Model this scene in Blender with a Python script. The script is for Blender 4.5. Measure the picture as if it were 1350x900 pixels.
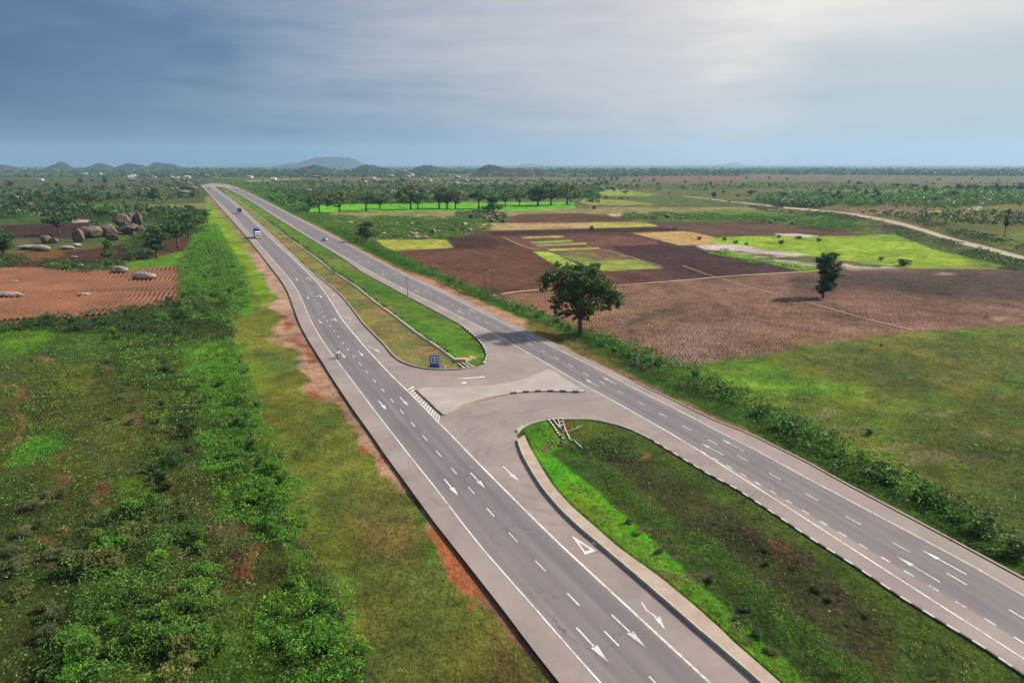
import bpy, bmesh, math, random
import numpy as np
from mathutils import Vector, Matrix, geometry
R = math.radians
for o in list(bpy.data.objects): bpy.data.objects.remove(o)
SC = bpy.context.scene
COL = SC.collection
random.seed(7)

# ------------------------------------------------------------------ camera
FOC, HOR, CAMH = 900.0, 217.0, 37.0
PIT = math.atan((450 - HOR) / FOC)
SP, CP = math.sin(PIT), math.cos(PIT)
cd = bpy.data.cameras.new('camera'); cam = bpy.data.objects.new('camera', cd); COL.objects.link(cam)
cam.location = (0, 0, CAMH); cam.rotation_euler = (math.pi/2 - PIT, 0, 0)
cd.lens = 24; cd.sensor_width = 36; cd.clip_start = 0.5; cd.clip_end = 90000
SC.camera = cam

# ------------------------------------------------------------------ light
SUN_EL, SUN_AZ = 40.0, 74.0        # azimuth clockwise from the view direction (+Y)
EXPO = 0.64
sdir = Vector((math.cos(R(SUN_EL))*math.sin(R(SUN_AZ)), math.cos(R(SUN_EL))*math.cos(R(SUN_AZ)), math.sin(R(SUN_EL))))
sl = bpy.data.lights.new('sun', 'SUN'); so = bpy.data.objects.new('sun', sl); COL.objects.link(so)
sl.energy = 4.6; sl.angle = R(2.5); sl.color = (1.0, 0.93, 0.84)
so.rotation_euler = (-sdir).to_track_quat('-Z', 'Y').to_euler(); so.location = (0, 0, 200)

W = bpy.data.worlds.new('World'); SC.world = W; W.use_nodes = True
wn = W.node_tree; wn.nodes.clear()
def NN(t, kind, **kw):
    n = t.nodes.new(kind)
    for k, v in kw.items(): setattr(n, k, v)
    return n
def mth(t, op, a, b=None, c=None, clamp=False):
    n = NN(t, 'ShaderNodeMath', operation=op, use_clamp=clamp)
    for i, x in enumerate((a, b, c)):
        if x is None: continue
        if hasattr(x, 'is_output'): t.links.new(x, n.inputs[i])
        else: n.inputs[i].default_value = x
    return n.outputs[0]
def mixc(t, fac, a, b, blend='MIX'):
    n = NN(t, 'ShaderNodeMix', data_type='RGBA', blend_type=blend)
    for s, x in ((n.inputs[0], fac), (n.inputs[6], a), (n.inputs[7], b)):
        if hasattr(x, 'is_output'): t.links.new(x, s)
        elif isinstance(x, (int, float)): s.default_value = x
        else: s.default_value = (*x[:3], 1)
    return n.outputs[2]
def ramp(t, fac, stops, interp='LINEAR'):
    n = NN(t, 'ShaderNodeValToRGB'); n.color_ramp.interpolation = interp
    els = n.color_ramp.elements
    while len(els) < len(stops): els.new(0.5)
    for e, (p, c) in zip(els, stops):
        e.position = p; e.color = (c, c, c, 1) if isinstance(c, (int, float)) else (*c, 1)
    t.links.new(fac, n.inputs[0]); return n.outputs[0]
def noise(t, vec, scale, detail=4, rough=0.55, dist=0.0):
    n = NN(t, 'ShaderNodeTexNoise'); n.inputs['Scale'].default_value = scale; n.inputs['Detail'].default_value = detail
    n.inputs['Roughness'].default_value = rough; n.inputs['Distortion'].default_value = dist
    if vec is not None: t.links.new(vec, n.inputs['Vector'])
    return n.outputs[0]
def mapping(t, vec, scale=(1,1,1), loc=(0,0,0), rot=(0,0,0)):
    n = NN(t, 'ShaderNodeMapping'); n.inputs['Scale'].default_value = scale; n.inputs['Location'].default_value = loc
    n.inputs['Rotation'].default_value = rot; t.links.new(vec, n.inputs['Vector']); return n.outputs[0]

def lin(c):      # sRGB 0-255 -> linear
    return tuple(((x/255)/12.92 if x/255 <= .04045 else ((x/255+.055)/1.055)**2.4) for x in c)

tc = NN(wn, 'ShaderNodeTexCoord'); vec = tc.outputs['Generated']
sep = NN(wn, 'ShaderNodeSeparateXYZ'); wn.links.new(vec, sep.inputs[0])
nis = NN(wn, 'ShaderNodeTexSky', sky_type='NISHITA'); nis.sun_disc = False
nis.sun_elevation = R(SUN_EL); nis.sun_rotation = R(SUN_AZ); nis.air_density = 1.2; nis.dust_density = 2.5
SKYS = 0.10
clouds_a = noise(wn, mapping(wn, vec, (1.6, 1.6, 9)), 1.3, 6, .55, .4)
clouds_b = noise(wn, mapping(wn, vec, (3, 3, 26), (3, 1, 0), (0, R(10), 0)), 2.2, 8, .62, .8)
# how far round towards the bright side of the overcast (where the veiled sun stands)
side = mth(wn, 'ADD', mth(wn, 'MULTIPLY', sep.outputs[0], 1.0), mth(wn, 'MULTIPLY', sep.outputs[2], 0.9))
side = mth(wn, 'ADD', side, mth(wn, 'MULTIPLY', mth(wn, 'SUBTRACT', clouds_a, .5), .62))
side = mth(wn, 'ADD', side, mth(wn, 'MULTIPLY', mth(wn, 'SUBTRACT', clouds_b, .5), .30))
S = 1.0/(2**EXPO)
def sk(r, g, b): return tuple(x*S for x in lin((r, g, b)))
side_n = mth(wn, 'MULTIPLY_ADD', side, .5, .5, clamp=True)
veil = ramp(wn, side_n, [(0.0, sk(18, 52, 96)), (.22, sk(34, 72, 120)), (.34, sk(74, 106, 146)), (.45, sk(134, 148, 172)), (.57, sk(186, 186, 194)), (.70, sk(216, 212, 210)), (.78, sk(248, 239, 226)), (.86, sk(230, 224, 214)), (.94, sk(206, 207, 207)), (1.0, sk(212, 211, 208))])
# a darker bank of cloud low on the right
bank = noise(wn, mapping(wn, vec, (1, 1, 4), (7, 2, 3)), 1.1, 4, .5)
zb = ramp(wn, sep.outputs[2], [(0.0, 1.0), (.12, .9), (.2, 0.0)], 'EASE')
xb = ramp(wn, sep.outputs[0], [(.24, 0.0), (.42, 1.0)], 'EASE')
bk = mth(wn, 'MULTIPLY', mth(wn, 'MULTIPLY', zb, xb), mth(wn, 'MULTIPLY_ADD', bank, .8, .35, clamp=True))
veil = mixc(wn, bk, veil, sk(162, 178, 190))
over = ramp(wn, sep.outputs[2], [(0.22, 0.0), (.5, 1.0)])
nsc = mixc(wn, 1.0, nis.outputs[0], (SKYS,)*3, 'MULTIPLY')
zen = mixc(wn, 1.0, nsc, (.10, .10, .098), 'ADD')
skyc = mixc(wn, over, mixc(wn, .08, veil, nsc), zen)
bg = NN(wn, 'ShaderNodeBackground'); wn.links.new(skyc, bg.inputs[0]); bg.inputs[1].default_value = 1.0
wo = NN(wn, 'ShaderNodeOutputWorld'); wn.links.new(bg.outputs[0], wo.inputs[0])
vs = SC.view_settings; vs.view_transform = 'Standard'; vs.look = 'None'; vs.gamma = 1; vs.use_curve_mapping = False; vs.exposure = EXPO
SC.cycles.use_denoising = True
SC.cycles.max_bounces = 4; SC.cycles.diffuse_bounces = 2; SC.cycles.transmission_bounces = 2; SC.cycles.glossy_bounces = 2
SC.cycles.volume_bounces = 0; SC.cycles.caustics_reflective = False; SC.cycles.caustics_refractive = False

KALB = 1.95     # sRGB seen in daylight = albedo * KALB (calibrated once for this light)
def alb(r, g, b):
    if r > g*1.5: g *= 1.10
    if g > r*1.02 and g > b*1.3: r, g = min(255, r*1.14+2), min(190, g*1.08)
    return tuple(max(.004, min(.8, x/KALB)) for x in lin((r, g, b)))

# ------------------------------------------------------------------ helpers
def P(u, v, z=0.0):
    """point of the place seen at photo position (u, v), at height z"""
    t = (CAMH - z) / (SP + (v - 450)/FOC*CP)
    return Vector((t*(u-675)/FOC, t*(CP - (v-450)/FOC*SP), z))
def PX(x, y, z=0.0):
    dz = z - CAMH
    d = y*CP - dz*SP
    return 675 + FOC*x/d, 450 + FOC*(-y*SP - dz*CP)/d
def scale_at(v, z=0.0): return (CAMH - z)/(SP + (v-450)/FOC*CP)/FOC   # metres per photo pixel

def link(name, me, mat=None, parent=None, loc=None):
    o = bpy.data.objects.new(name, me); COL.objects.link(o)
    if mat is not None and me is not None and not me.materials: me.materials.append(mat)
    if parent is not None: o.parent = parent
    if loc is not None: o.location = loc
    return o
def tag(o, label=None, cat=None, group=None, kind=None):
    if label: o['label'] = label
    if cat: o['category'] = cat
    if group: o['group'] = group
    if kind: o['kind'] = kind
    return o
def empty(name, loc, rz=0, label=None, cat=None, group=None):
    o = bpy.data.objects.new(name, None); COL.objects.link(o); o.location = loc; o.rotation_euler = (0, 0, rz)
    o.empty_display_size = .5
    return tag(o, label, cat, group)
def npmesh(name, verts, faces):
    """faces: (n,3) or (n,4) int array"""
    verts = np.asarray(verts, np.float32); faces = np.asarray(faces, np.int32)
    me = bpy.data.meshes.new(name); k = faces.shape[1]
    me.vertices.add(len(verts)); me.vertices.foreach_set('co', verts.ravel())
    me.loops.add(faces.size); me.loops.foreach_set('vertex_index', faces.ravel())
    me.polygons.add(len(faces)); me.polygons.foreach_set('loop_start', np.arange(0, faces.size, k, dtype=np.int32))
    me.update(calc_edges=True); me.validate()
    return me
class MB:
    """collects simple shapes into one mesh"""
    def __init__(s): s.v = []; s.f = []
    def box(s, c, d, rz=0, taper=1.0):
        c = Vector(c); n = len(s.v); M = Matrix.Rotation(rz, 3, 'Z')
        for z in (-.5, .5):
            k = taper if z > 0 else 1
            for x, y in ((-.5,-.5),(.5,-.5),(.5,.5),(-.5,.5)):
                s.v.append(c + M @ Vector((x*d[0]*k, y*d[1]*k, z*d[2])))
        for q in ((0,3,2,1),(4,5,6,7),(0,1,5,4),(1,2,6,5),(2,3,7,6),(3,0,4,7)): s.f.append(tuple(n+i for i in q))
        return s
    def tube(s, pts, rad, n=8, cap=True):
        pts = [Vector(p) for p in pts]; rad = rad if hasattr(rad, '__len__') else [rad]*len(pts); b = len(s.v)
        for i, p in enumerate(pts):
            d = (pts[min(i+1, len(pts)-1)] - pts[max(i-1, 0)]).normalized()
            a = d.orthogonal().normalized() if i == 0 else (a - d*a.dot(d)).normalized()
            c = d.cross(a)
            for k in range(n):
                t = 2*math.pi*k/n; s.v.append(p + (a*math.cos(t) + c*math.sin(t))*rad[i])
        for i in range(len(pts)-1):
            for k in range(n):
                s.f.append((b+i*n+k, b+i*n+(k+1)%n, b+(i+1)*n+(k+1)%n, b+(i+1)*n+k))
        if cap:
            s.f.append(tuple(b+k for k in reversed(range(n)))); s.f.append(tuple(b+(len(pts)-1)*n+k for k in range(n)))
        return s
    def prism(s, prof, x0, x1):
        """profile of (y, z) points extruded along x"""
        b = len(s.v); n = len(prof)
        for x in (x0, x1):
            for y, z in prof: s.v.append(Vector((x, y, z)))
        for k in range(n): s.f.append((b+k, b+(k+1)%n, b+n+(k+1)%n, b+n+k))
        s.f.append(tuple(b+k for k in reversed(range(n)))); s.f.append(tuple(b+n+k for k in range(n)))
        return s
    def wheel(s, c, r, w, n=18, axis='X'):
        c = Vector(c); ax = Vector((1,0,0)) if axis == 'X' else Vector((0,1,0))
        return s.tube([c-ax*w/2, c-ax*w*.42, c+ax*w*.42, c+ax*w/2], [r*.93, r, r, r*.93], n)
    def mesh(s, name, bevel=0.0, smooth=False):
        me = bpy.data.meshes.new(name); me.from_pydata([tuple(v) for v in s.v], [], s.f); me.update()
        bm = bmesh.new(); bm.from_mesh(me)
        bmesh.ops.recalc_face_normals(bm, faces=bm.faces)
        if bevel > 0:
            bmesh.ops.bevel(bm, geom=list(bm.edges), offset=bevel, segments=2, affect='EDGES', clamp_overlap=True)
        bm.to_mesh(me); bm.free()
        if smooth: me.polygons.foreach_set('use_smooth', [True]*len(me.polygons))
        return me
    def build(s, name, mat, parent=None, bevel=0.0, smooth=False):
        return link(name, s.mesh(name, bevel, smooth), mat, parent)
def copy_tree(o, parent=None):
    c = o.copy(); COL.objects.link(c); c.parent = parent
    for ch in list(CHILD.get(o.name, [])): copy_tree(ch, c)
    return c
CHILD = {}
def reg(root):
    for o in COL.objects:
        if o.parent is not None: CHILD.setdefault(o.parent.name, [])
    CHILD[root.name] = [o for o in COL.objects if o.parent == root]
    for c in CHILD[root.name]: CHILD[c.name] = [o for o in COL.objects if o.parent == c]

# numpy value noise
def _h(ix, iy, s):
    n = (ix*374761393 + iy*668265263 + s*982451653) & 0xffffffff
    n = ((n ^ (n >> 13))*1274126177) & 0xffffffff
    return ((n ^ (n >> 16)) & 0xffff)/65535.0
def vnoise(x, y, s=0):
    xi = np.floor(x).astype(np.int64); yi = np.floor(y).astype(np.int64); fx = x-xi; fy = y-yi
    fx = fx*fx*(3-2*fx); fy = fy*fy*(3-2*fy)
    a = _h(xi, yi, s); b = _h(xi+1, yi, s); c = _h(xi, yi+1, s); d = _h(xi+1, yi+1, s)
    return (a+(b-a)*fx)*(1-fy) + (c+(d-c)*fx)*fy
def fbm(x, y, s=0, o=4):
    r = 0; a = .5; t = 0
    for i in range(o):
        r = r + a*vnoise(x*2**i, y*2**i, s+i*17); t += a; a *= .5
    return r/t
def inpoly(x, y, poly):
    ins = np.zeros(x.shape, bool); n = len(poly)
    for i in range(n):
        x0, y0 = poly[i]; x1, y1 = poly[(i+1) % n]
        if y0 == y1: continue
        c = ((y0 > y) != (y1 > y)) & (x < (x1-x0)*(y-y0)/(y1-y0)+x0)
        ins ^= c
    return ins
def sdist(x, y, poly, closed=True):
    d = np.full(x.shape, 1e9); n = len(poly)
    for i in range(n if closed else n-1):
        x0, y0 = poly[i]; x1, y1 = poly[(i+1) % n]; dx, dy = x1-x0, y1-y0
        L = dx*dx+dy*dy+1e-9; t = np.clip(((x-x0)*dx+(y-y0)*dy)/L, 0, 1)
        d = np.minimum(d, np.hypot(x-x0-t*dx, y-y0-t*dy))
    if closed: d = np.where(inpoly(x, y, poly), -d, d)
    return d

# ------------------------------------------------------------------ materials
def newmat(name):
    m = bpy.data.materials.new(name); m.use_nodes = True; t = m.node_tree; t.nodes.clear()
    out = NN(t, 'ShaderNodeOutputMaterial'); b = NN(t, 'ShaderNodeBsdfPrincipled'); t.links.new(b.outputs[0], out.inputs[0])
    b.inputs['Roughness'].default_value = .9; b.inputs['Specular IOR Level'].default_value = .2
    return m, t, b, out
def setc(t, s, x):
    if hasattr(x, 'is_output'): t.links.new(x, s)
    else: s.default_value = (*x[:3], 1)
def bump(t, b, h, dist, strength=1.0):
    n = NN(t, 'ShaderNodeBump'); n.inputs['Distance'].default_value = dist; n.inputs['Strength'].default_value = strength
    t.links.new(h, n.inputs['Height']); t.links.new(n.outputs[0], b.inputs['Normal'])
def simple(name, col, rough=.6, metal=0.0, var=.12, nscale=6.0, bmp=0.0, spec=.35):
    m, t, b, _ = newmat(name); tcn = NN(t, 'ShaderNodeTexCoord').outputs['Object']
    n = noise(t, tcn, nscale, 5, .6)
    f = mth(t, 'MULTIPLY_ADD', n, 2*var, 1-var)
    c = NN(t, 'ShaderNodeVectorMath', operation='SCALE'); c.inputs[0].default_value = col; t.links.new(f, c.inputs['Scale'])
    t.links.new(c.outputs[0], b.inputs['Base Color'])
    b.inputs['Roughness'].default_value = rough; b.inputs['Metallic'].default_value = metal; b.inputs['Specular IOR Level'].default_value = spec
    if bmp: bump(t, b, n, bmp)
    return m
def gpos(t):
    return NN(t, 'ShaderNodeNewGeometry').outputs['Position']

def foliage(name, cols, trans=.22, nsc=.8):
    cols = [tuple(x*k for x, k in zip(c, (1.45, 1.3, 1.1))) for c in cols]
    """leaf material: several greens mixed by leaf and by patch"""
    m, t, b, out = newmat(name); g = NN(t, 'ShaderNodeNewGeometry')
    oi = NN(t, 'ShaderNodeObjectInfo')
    rnd = g.outputs['Random Per Island']
    pn = noise(t, g.outputs['Position'], nsc, 5, .65)
    f = mth(t, 'ADD', mth(t, 'MULTIPLY', rnd, .26), mth(t, 'MULTIPLY_ADD', pn, 1.7, -.46))
    f = mth(t, 'ADD', f, mth(t, 'MULTIPLY_ADD', oi.outputs['Random'], .24, -.12), clamp=True)
    c = ramp(t, f, [(i/(len(cols)-1)*.8+.1, x) for i, x in enumerate(cols)])
    t.links.new(c, b.inputs['Base Color']); b.inputs['Roughness'].default_value = .55; b.inputs['Specular IOR Level'].default_value = .25
    tr = NN(t, 'ShaderNodeBsdfTranslucent'); t.links.new(c, tr.inputs[0])
    mx = NN(t, 'ShaderNodeMixShader'); mx.inputs[0].default_value = trans
    t.links.new(b.outputs[0], mx.inputs[1]); t.links.new(tr.outputs[0], mx.inputs[2]); t.links.new(mx.outputs[0], out.inputs[0])
    return m
M = {}
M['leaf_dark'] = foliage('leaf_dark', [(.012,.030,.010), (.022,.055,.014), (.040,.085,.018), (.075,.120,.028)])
M['leaf_mid'] = foliage('leaf_mid', [(.020,.050,.010), (.040,.105,.014), (.070,.165,.020), (.125,.22,.035)])
M['leaf_bright'] = foliage('leaf_bright', [(.018,.060,.008), (.034,.115,.010), (.062,.19,.014), (.12,.27,.025)])
M['leaf_lime'] = foliage('leaf_lime', [(.045,.12,.012), (.085,.20,.018), (.13,.28,.022), (.19,.36,.04)])
M['leaf_olive'] = foliage('leaf_olive', [(.030,.045,.015), (.060,.085,.022), (.105,.130,.035), (.17,.18,.06)])
M['leaf_grey'] = foliage('leaf_grey', [(.03,.045,.02), (.055,.075,.035), (.085,.11,.05), (.12,.14,.07)])
M['dry'] = foliage('dry', [(.10,.07,.035), (.17,.13,.06), (.25,.20,.10), (.34,.28,.15)])
M['bark'] = simple('bark', (.085, .062, .045), .95, 0, .35, 3.0, .05)
M['paint_white'] = simple('paint_white', (.78, .76, .72), .6, 0, .12, 4)
M['white'] = simple('white', (.72, .73, .74), .35, 0, .06, 2, 0, .5)
M['black'] = simple('black', (.016, .016, .018), .5)
M['tyre'] = simple('tyre', (.02, .02, .02), .85)
M['glass'] = simple('glass', (.02, .03, .035), .08, 0, .05, 2, 0, .8)
M['steel'] = simple('steel', (.35, .35, .36), .4, .8, .1)
M['blue'] = simple('blue', (.012, .028, .30), .55, 0, .25, 1.2, .03)
M['sign_blue'] = simple('sign_blue', (.015, .055, .30), .35, 0, .08, 3, 0, .5)
M['silver'] = simple('silver', (.42, .43, .45), .3, .4, .05, 2, 0, .5)
M['darkpaint'] = simple('darkpaint', (.03, .035, .05), .3, 0, .1, 2, 0, .5)
M['grey_wall'] = simple('grey_wall', (.5, .48, .44), .9, 0, .15, .8)
M['roof_tin'] = simple('roof_tin', (.42, .43, .44), .45, .2, .18, .6)
M['roof_rust'] = simple('roof_rust', (.22, .10, .07), .7, 0, .3, .8)
M['timber'] = simple('timber', (.11, .08, .06), .9, 0, .3, 3)
M['lamp'] = simple('lamp', (.8, .78, .7), .2)
M['red'] = simple('red', (.35, .02, .015), .3)
M['skin'] = simple('skin', (.12, .065, .04), .6)
M['cloth_white'] = simple('cloth_white', (.78, .78, .8), .9)
M['cloth_dark'] = simple('cloth_dark', (.025, .03, .045), .9)
M['brick'] = simple('brick', (.40, .25, .16), .95, 0, .3, 2.5, .06)

def rockmat(name, lo, hi, dark):
    m, t, b, _ = newmat(name); g = gpos(t); oi = NN(t, 'ShaderNodeObjectInfo').outputs['Random']
    n1 = noise(t, g, .55, 6, .65); n2 = noise(t, mapping(t, g, (.9, .9, .18)), 1.0, 5, .6)
    c = mixc(t, ramp(t, n1, [(.35, 0.0), (.65, 1.0)]), lo, hi)
    c = mixc(t, ramp(t, n2, [(.48, 0.0), (.6, .8)]), c, dark)
    c = mixc(t, mth(t, 'MULTIPLY', oi, .35), c, dark)
    t.links.new(c, b.inputs['Base Color']); bump(t, b, noise(t, g, 1.3, 7, .65), .5)
    return m
M['rock'] = rockmat('rock', (.09, .07, .055), (.25, .18, .13), (.028, .024, .021))
M['rock_pale'] = rockmat('rock_pale', (.27, .21, .17), (.44, .37, .31), (.14, .11, .09))

def pavement_mat():
    """dusty shoulders and turning area: asphalt under tan dust, old tyre arcs, patches"""
    m, t, b, _ = newmat('dusty_asphalt'); g = gpos(t)
    n1 = noise(t, g, .12, 5, .6); n2 = noise(t, g, 1.1, 6, .7); n3 = noise(t, g, 14, 3, .7)
    sp = NN(t, 'ShaderNodeSeparateXYZ'); t.links.new(g, sp.inputs[0])
    f = mth(t, 'ADD', mth(t, 'MULTIPLY', n1, .7), mth(t, 'MULTIPLY', n2, .3))
    c = mixc(t, ramp(t, f, [(.38, 0.0), (.62, 1.0)]), alb(164, 150, 143), alb(190, 173, 162))
    c = mixc(t, ramp(t, n2, [(.60, 0.0), (.75, .45)]), c, alb(118, 108, 110))
    # worn tyre arcs round the turning heads
    for (cx, cy), r0, r1, amt in ((tuple(P(772, 597)[:2]), 5.0, 30.0, .55), (tuple(P(585, 452)[:2]), 8.0, 34.0, .4)):
        dx = mth(t, 'SUBTRACT', sp.outputs[0], cx); dy = mth(t, 'SUBTRACT', sp.outputs[1], cy)
        rr = mth(t, 'SQRT', mth(t, 'ADD', mth(t, 'MULTIPLY', dx, dx), mth(t, 'MULTIPLY', dy, dy)))
        cb = NN(t, 'ShaderNodeCombineXYZ'); t.links.new(rr, cb.inputs[0])
        an = mth(t, 'ARCTAN2', dy, dx); t.links.new(mth(t, 'MULTIPLY', an, 1.6), cb.inputs[1])
        w = noise(t, cb.outputs[0], 1.5, 6, .75)
        mk = ramp(t, mth(t, 'DIVIDE', rr, r1), [(r0/r1, 0.0), (r0/r1+.12, 1.0), (.8, 1.0), (1.0, 0.0)])
        k = mth(t, 'MULTIPLY', mth(t, 'MULTIPLY', ramp(t, w, [(.45, 0.0), (.62, 1.0)]), mk), ramp(t, noise(t, g, .22, 4, .6), [(.40, .1), (.62, 1.0)]))
        c = mixc(t, mth(t, 'MULTIPLY', k, amt), c, alb(128, 112, 114))
    c = mixc(t, mth(t, 'MULTIPLY', n3, .25), c, alb(120, 108, 104))
    t.links.new(c, b.inputs['Base Color']); bump(t, b, n3, .012)
    return m
M['dusty'] = pavement_mat()
def lane_mat():
    m, t, b, _ = newmat('lane_asphalt'); g = gpos(t)
    uv = NN(t, 'ShaderNodeUVMap').outputs[0]; s = NN(t, 'ShaderNodeSeparateXYZ'); t.links.new(uv, s.inputs[0])
    st = noise(t, mapping(t, uv, (1.6, .035, 1)), 1.0, 5, .7); st2 = noise(t, mapping(t, uv, (.7, .012, 1), (5, 3, 0)), 1.0, 4, .6)
    n2 = noise(t, g, .09, 5, .6); n3 = noise(t, g, 16, 3, .7)
    f = mth(t, 'ADD', mth(t, 'MULTIPLY', st, .5), mth(t, 'MULTIPLY', st2, .5))
    c = mixc(t, ramp(t, f, [(.35, 0.0), (.65, 1.0)]), alb(134, 126, 125), alb(165, 155, 151))
    c = mixc(t, ramp(t, n2, [(.5, 0.0), (.72, .5)]), c, alb(120, 113, 112))
    # wheel paths, oily lane middles and old sealed cracks
    wp = mth(t, 'COSINE', mth(t, 'MULTIPLY', s.outputs[0], 2*math.pi/1.85)); pn = noise(t, mapping(t, uv, (.5, .02, 1), (9, 1, 0)), 1.0, 4, .6)
    c = mixc(t, mth(t, 'MULTIPLY', mth(t, 'MULTIPLY_ADD', wp, .5, .5), mth(t, 'MULTIPLY', pn, .62)), c, alb(104, 100, 104))
    vo = NN(t, 'ShaderNodeTexVoronoi', feature='DISTANCE_TO_EDGE'); vo.inputs['Scale'].default_value = .16
    wv = NN(t, 'ShaderNodeVectorMath', operation='ADD'); t.links.new(g, wv.inputs[0]); nz_ = NN(t, 'ShaderNodeTexNoise'); nz_.inputs['Scale'].default_value = .5; nz_.inputs['Detail'].default_value = 5
    t.links.new(g, nz_.inputs['Vector']); sc_ = NN(t, 'ShaderNodeVectorMath', operation='SCALE'); t.links.new(nz_.outputs[1], sc_.inputs[0]); sc_.inputs['Scale'].default_value = 4; t.links.new(sc_.outputs[0], wv.inputs[1]); t.links.new(wv.outputs[0], vo.inputs['Vector'])
    ck = mth(t, 'MULTIPLY', mth(t, 'LESS_THAN', vo.outputs[0], .010), ramp(t, noise(t, g, .06, 3, .5), [(.5, 0.0), (.6, .55)]))
    c = mixc(t, ck, c, alb(70, 68, 72))
    # dust creeping in from both edges (s.x runs 0..1 across)
    e = mth(t, 'MULTIPLY', mth(t, 'ABSOLUTE', mth(t, 'SUBTRACT', s.outputs[2], 0)), 1)
    ed = mth(t, 'ABSOLUTE', mth(t, 'SUBTRACT', mth(t, 'DIVIDE', s.outputs[0], 7.4), .5))
    ed = mth(t, 'ADD', ed, mth(t, 'MULTIPLY_ADD', noise(t, mapping(t, uv, (1, .08, 1)), 1.3, 5, .7), .14, -.07))
    c = mixc(t, ramp(t, ed, [(.41, 0.0), (.53, .8)]), c, alb(170, 156, 148))
    c = mixc(t, mth(t, 'MULTIPLY', n3, .3), c, alb(106, 100, 102))
    t.links.new(c, b.inputs['Base Color']); bump(t, b, n3, .012); b.inputs['Roughness'].default_value = .75
    return m
M['lane'] = lane_mat()
def mark_mat():
    m, t, b, _ = newmat('road_paint'); g = gpos(t)
    n = noise(t, g, 3.0, 6, .75); n1 = noise(t, g, .25, 3, .6)
    w = mth(t, 'ADD', mth(t, 'MULTIPLY', n, .6), mth(t, 'MULTIPLY', n1, .4))
    c = mixc(t, ramp(t, w, [(.42, 0.0), (.64, .85)]), (.60, .58, .55), alb(160, 146, 142))
    t.links.new(c, b.inputs['Base Color']); return m
M['mark'] = mark_mat()
def concrete(name, a, bcol, sc=.5, dark=(.10, .085, .07), da=.35):
    m, t, b, _ = newmat(name); g = gpos(t)
    n = noise(t, g, sc, 6, .65); n2 = noise(t, g, sc*5, 5, .7)
    c = mixc(t, ramp(t, n, [(.35, 0.0), (.65, 1.0)]), a, bcol)
    c = mixc(t, ramp(t, n2, [(.55, 0.0), (.75, da)]), c, dark)
    t.links.new(c, b.inputs['Base Color']); bump(t, b, n2, .03); return m
M['conc_pale'] = concrete('conc_pale', alb(204, 192, 182), alb(186, 171, 160), .25, alb(160, 142, 132), .4)
M['conc_kerb'] = concrete('conc_kerb', alb(212, 192, 170), alb(190, 168, 148), .6)
M['conc_drain'] = concrete('conc_drain', alb(232, 222, 204), alb(196, 184, 162), .8)
def striped(name, period=1.6):
    m, t, b, _ = newmat(name); uv = NN(t, 'ShaderNodeUVMap').outputs[0]
    s = NN(t, 'ShaderNodeSeparateXYZ'); t.links.new(uv, s.inputs[0])
    k = mth(t, 'GREATER_THAN', mth(t, 'FRACT', mth(t, 'DIVIDE', s.outputs[1], period)), .5)
    n = noise(t, gpos(t), 2.5, 6, .7)
    c = mixc(t, k, (.09, .08, .075), (.48, .45, .42))
    c = mixc(t, ramp(t, n, [(.5, 0.0), (.7, .6)]), c, alb(150, 134, 122))
    t.links.new(c, b.inputs['Base Color']); return m
M['striped'] = striped('striped', 2.1); M['striped_small'] = striped('striped_small', 1.0)

# ------------------------------------------------------------------ traced lines of the place (photo positions)
K_L = [(264,244),(273,253),(279,260),(294,278),(305.5,290),(316.7,303),(328,315.5),(333,322),(346.7,339),(356.7,352),(366.7,364.4),(375.5,376.7),(381,388),(389,411),(396.7,431),(404.4,444.4),(413,459),(422,472),(432,489),(466,540),(485.5,566.7),(509,601),(521,617),(545,650),(572,687),(617,744),(661,800),(705.5,859),(738,900)]
E_L = [(267,246),(278,258),(291,269),(308,284.4),(321,299),(334.4,314.4),(348,329.4),(355.5,338),(370,354),(382,368),(390,379),(396.7,391),(404.4,410.5),(413,429),(422,444.4),(431,458),(441,471),(455.5,490),(493,540),(513.7,566.7),(534.4,593.3),(556.7,621.5),(577.4,646.7),(605,684),(646,735),(691,785),(750,853),(792,900)]
E_R = [(277,246.5),(296.7,259),(313,273.4),(325.5,284),(339,296.7),(350,307.5),(371,327.5),(388,342),(404,358.5),(415.5,369),(426.7,383),(436.7,397),(443,409),(454,425.5),(471,445.5),(484.4,461),(500,478),(520,499),(536.7,514.4),(555.5,533),(575.5,554.4),(591,569.4),(634,614),(666.7,646.7),(695,675),(733,712.6),(804,778),(857,827),(934,898)]
K_R = [(283,246),(299,258),(316.7,271.5),(328,281.5),(342,294.5),(361,311),(374.4,324),(392,340),(403,352),(415.5,361.7),(430,373),(448,388),(465.5,409),(476.7,425.5),(491,440),(510,459),(516.7,470),(525.5,476.7),(539,482),(553,485.5),(572,488),(606.7,488),(627.8,484.4),(637.8,480.5),(643,474.4),(644.6,469),(643,464.4),(639,454.4),(631,446.7),(621,438),(610,429.5),(589,418),(566.7,406),(544.4,394.2),(522,382.5),(495.5,368),(477.8,359),(457.8,344.4),(440,333),(425.5,324.4),(400,309),(361,285),(327.8,263.5),(305.5,251.5),(294,247)]
R_E = [(300,247.5),(327.8,262),(361,282.5),(401,308),(425,323),(440,331),(457.8,341),(484,355.5),(511,370.5),(540,385),(572,400),(611,420),(657.8,443),(685.5,459),(722,479.4),(757.8,501),(799,523),(860,557),(915,589),(967,618.5),(1025,652),(1087,690),(1150,727),(1221,769),(1268,797.5),(1310,822),(1355,851)]
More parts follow.
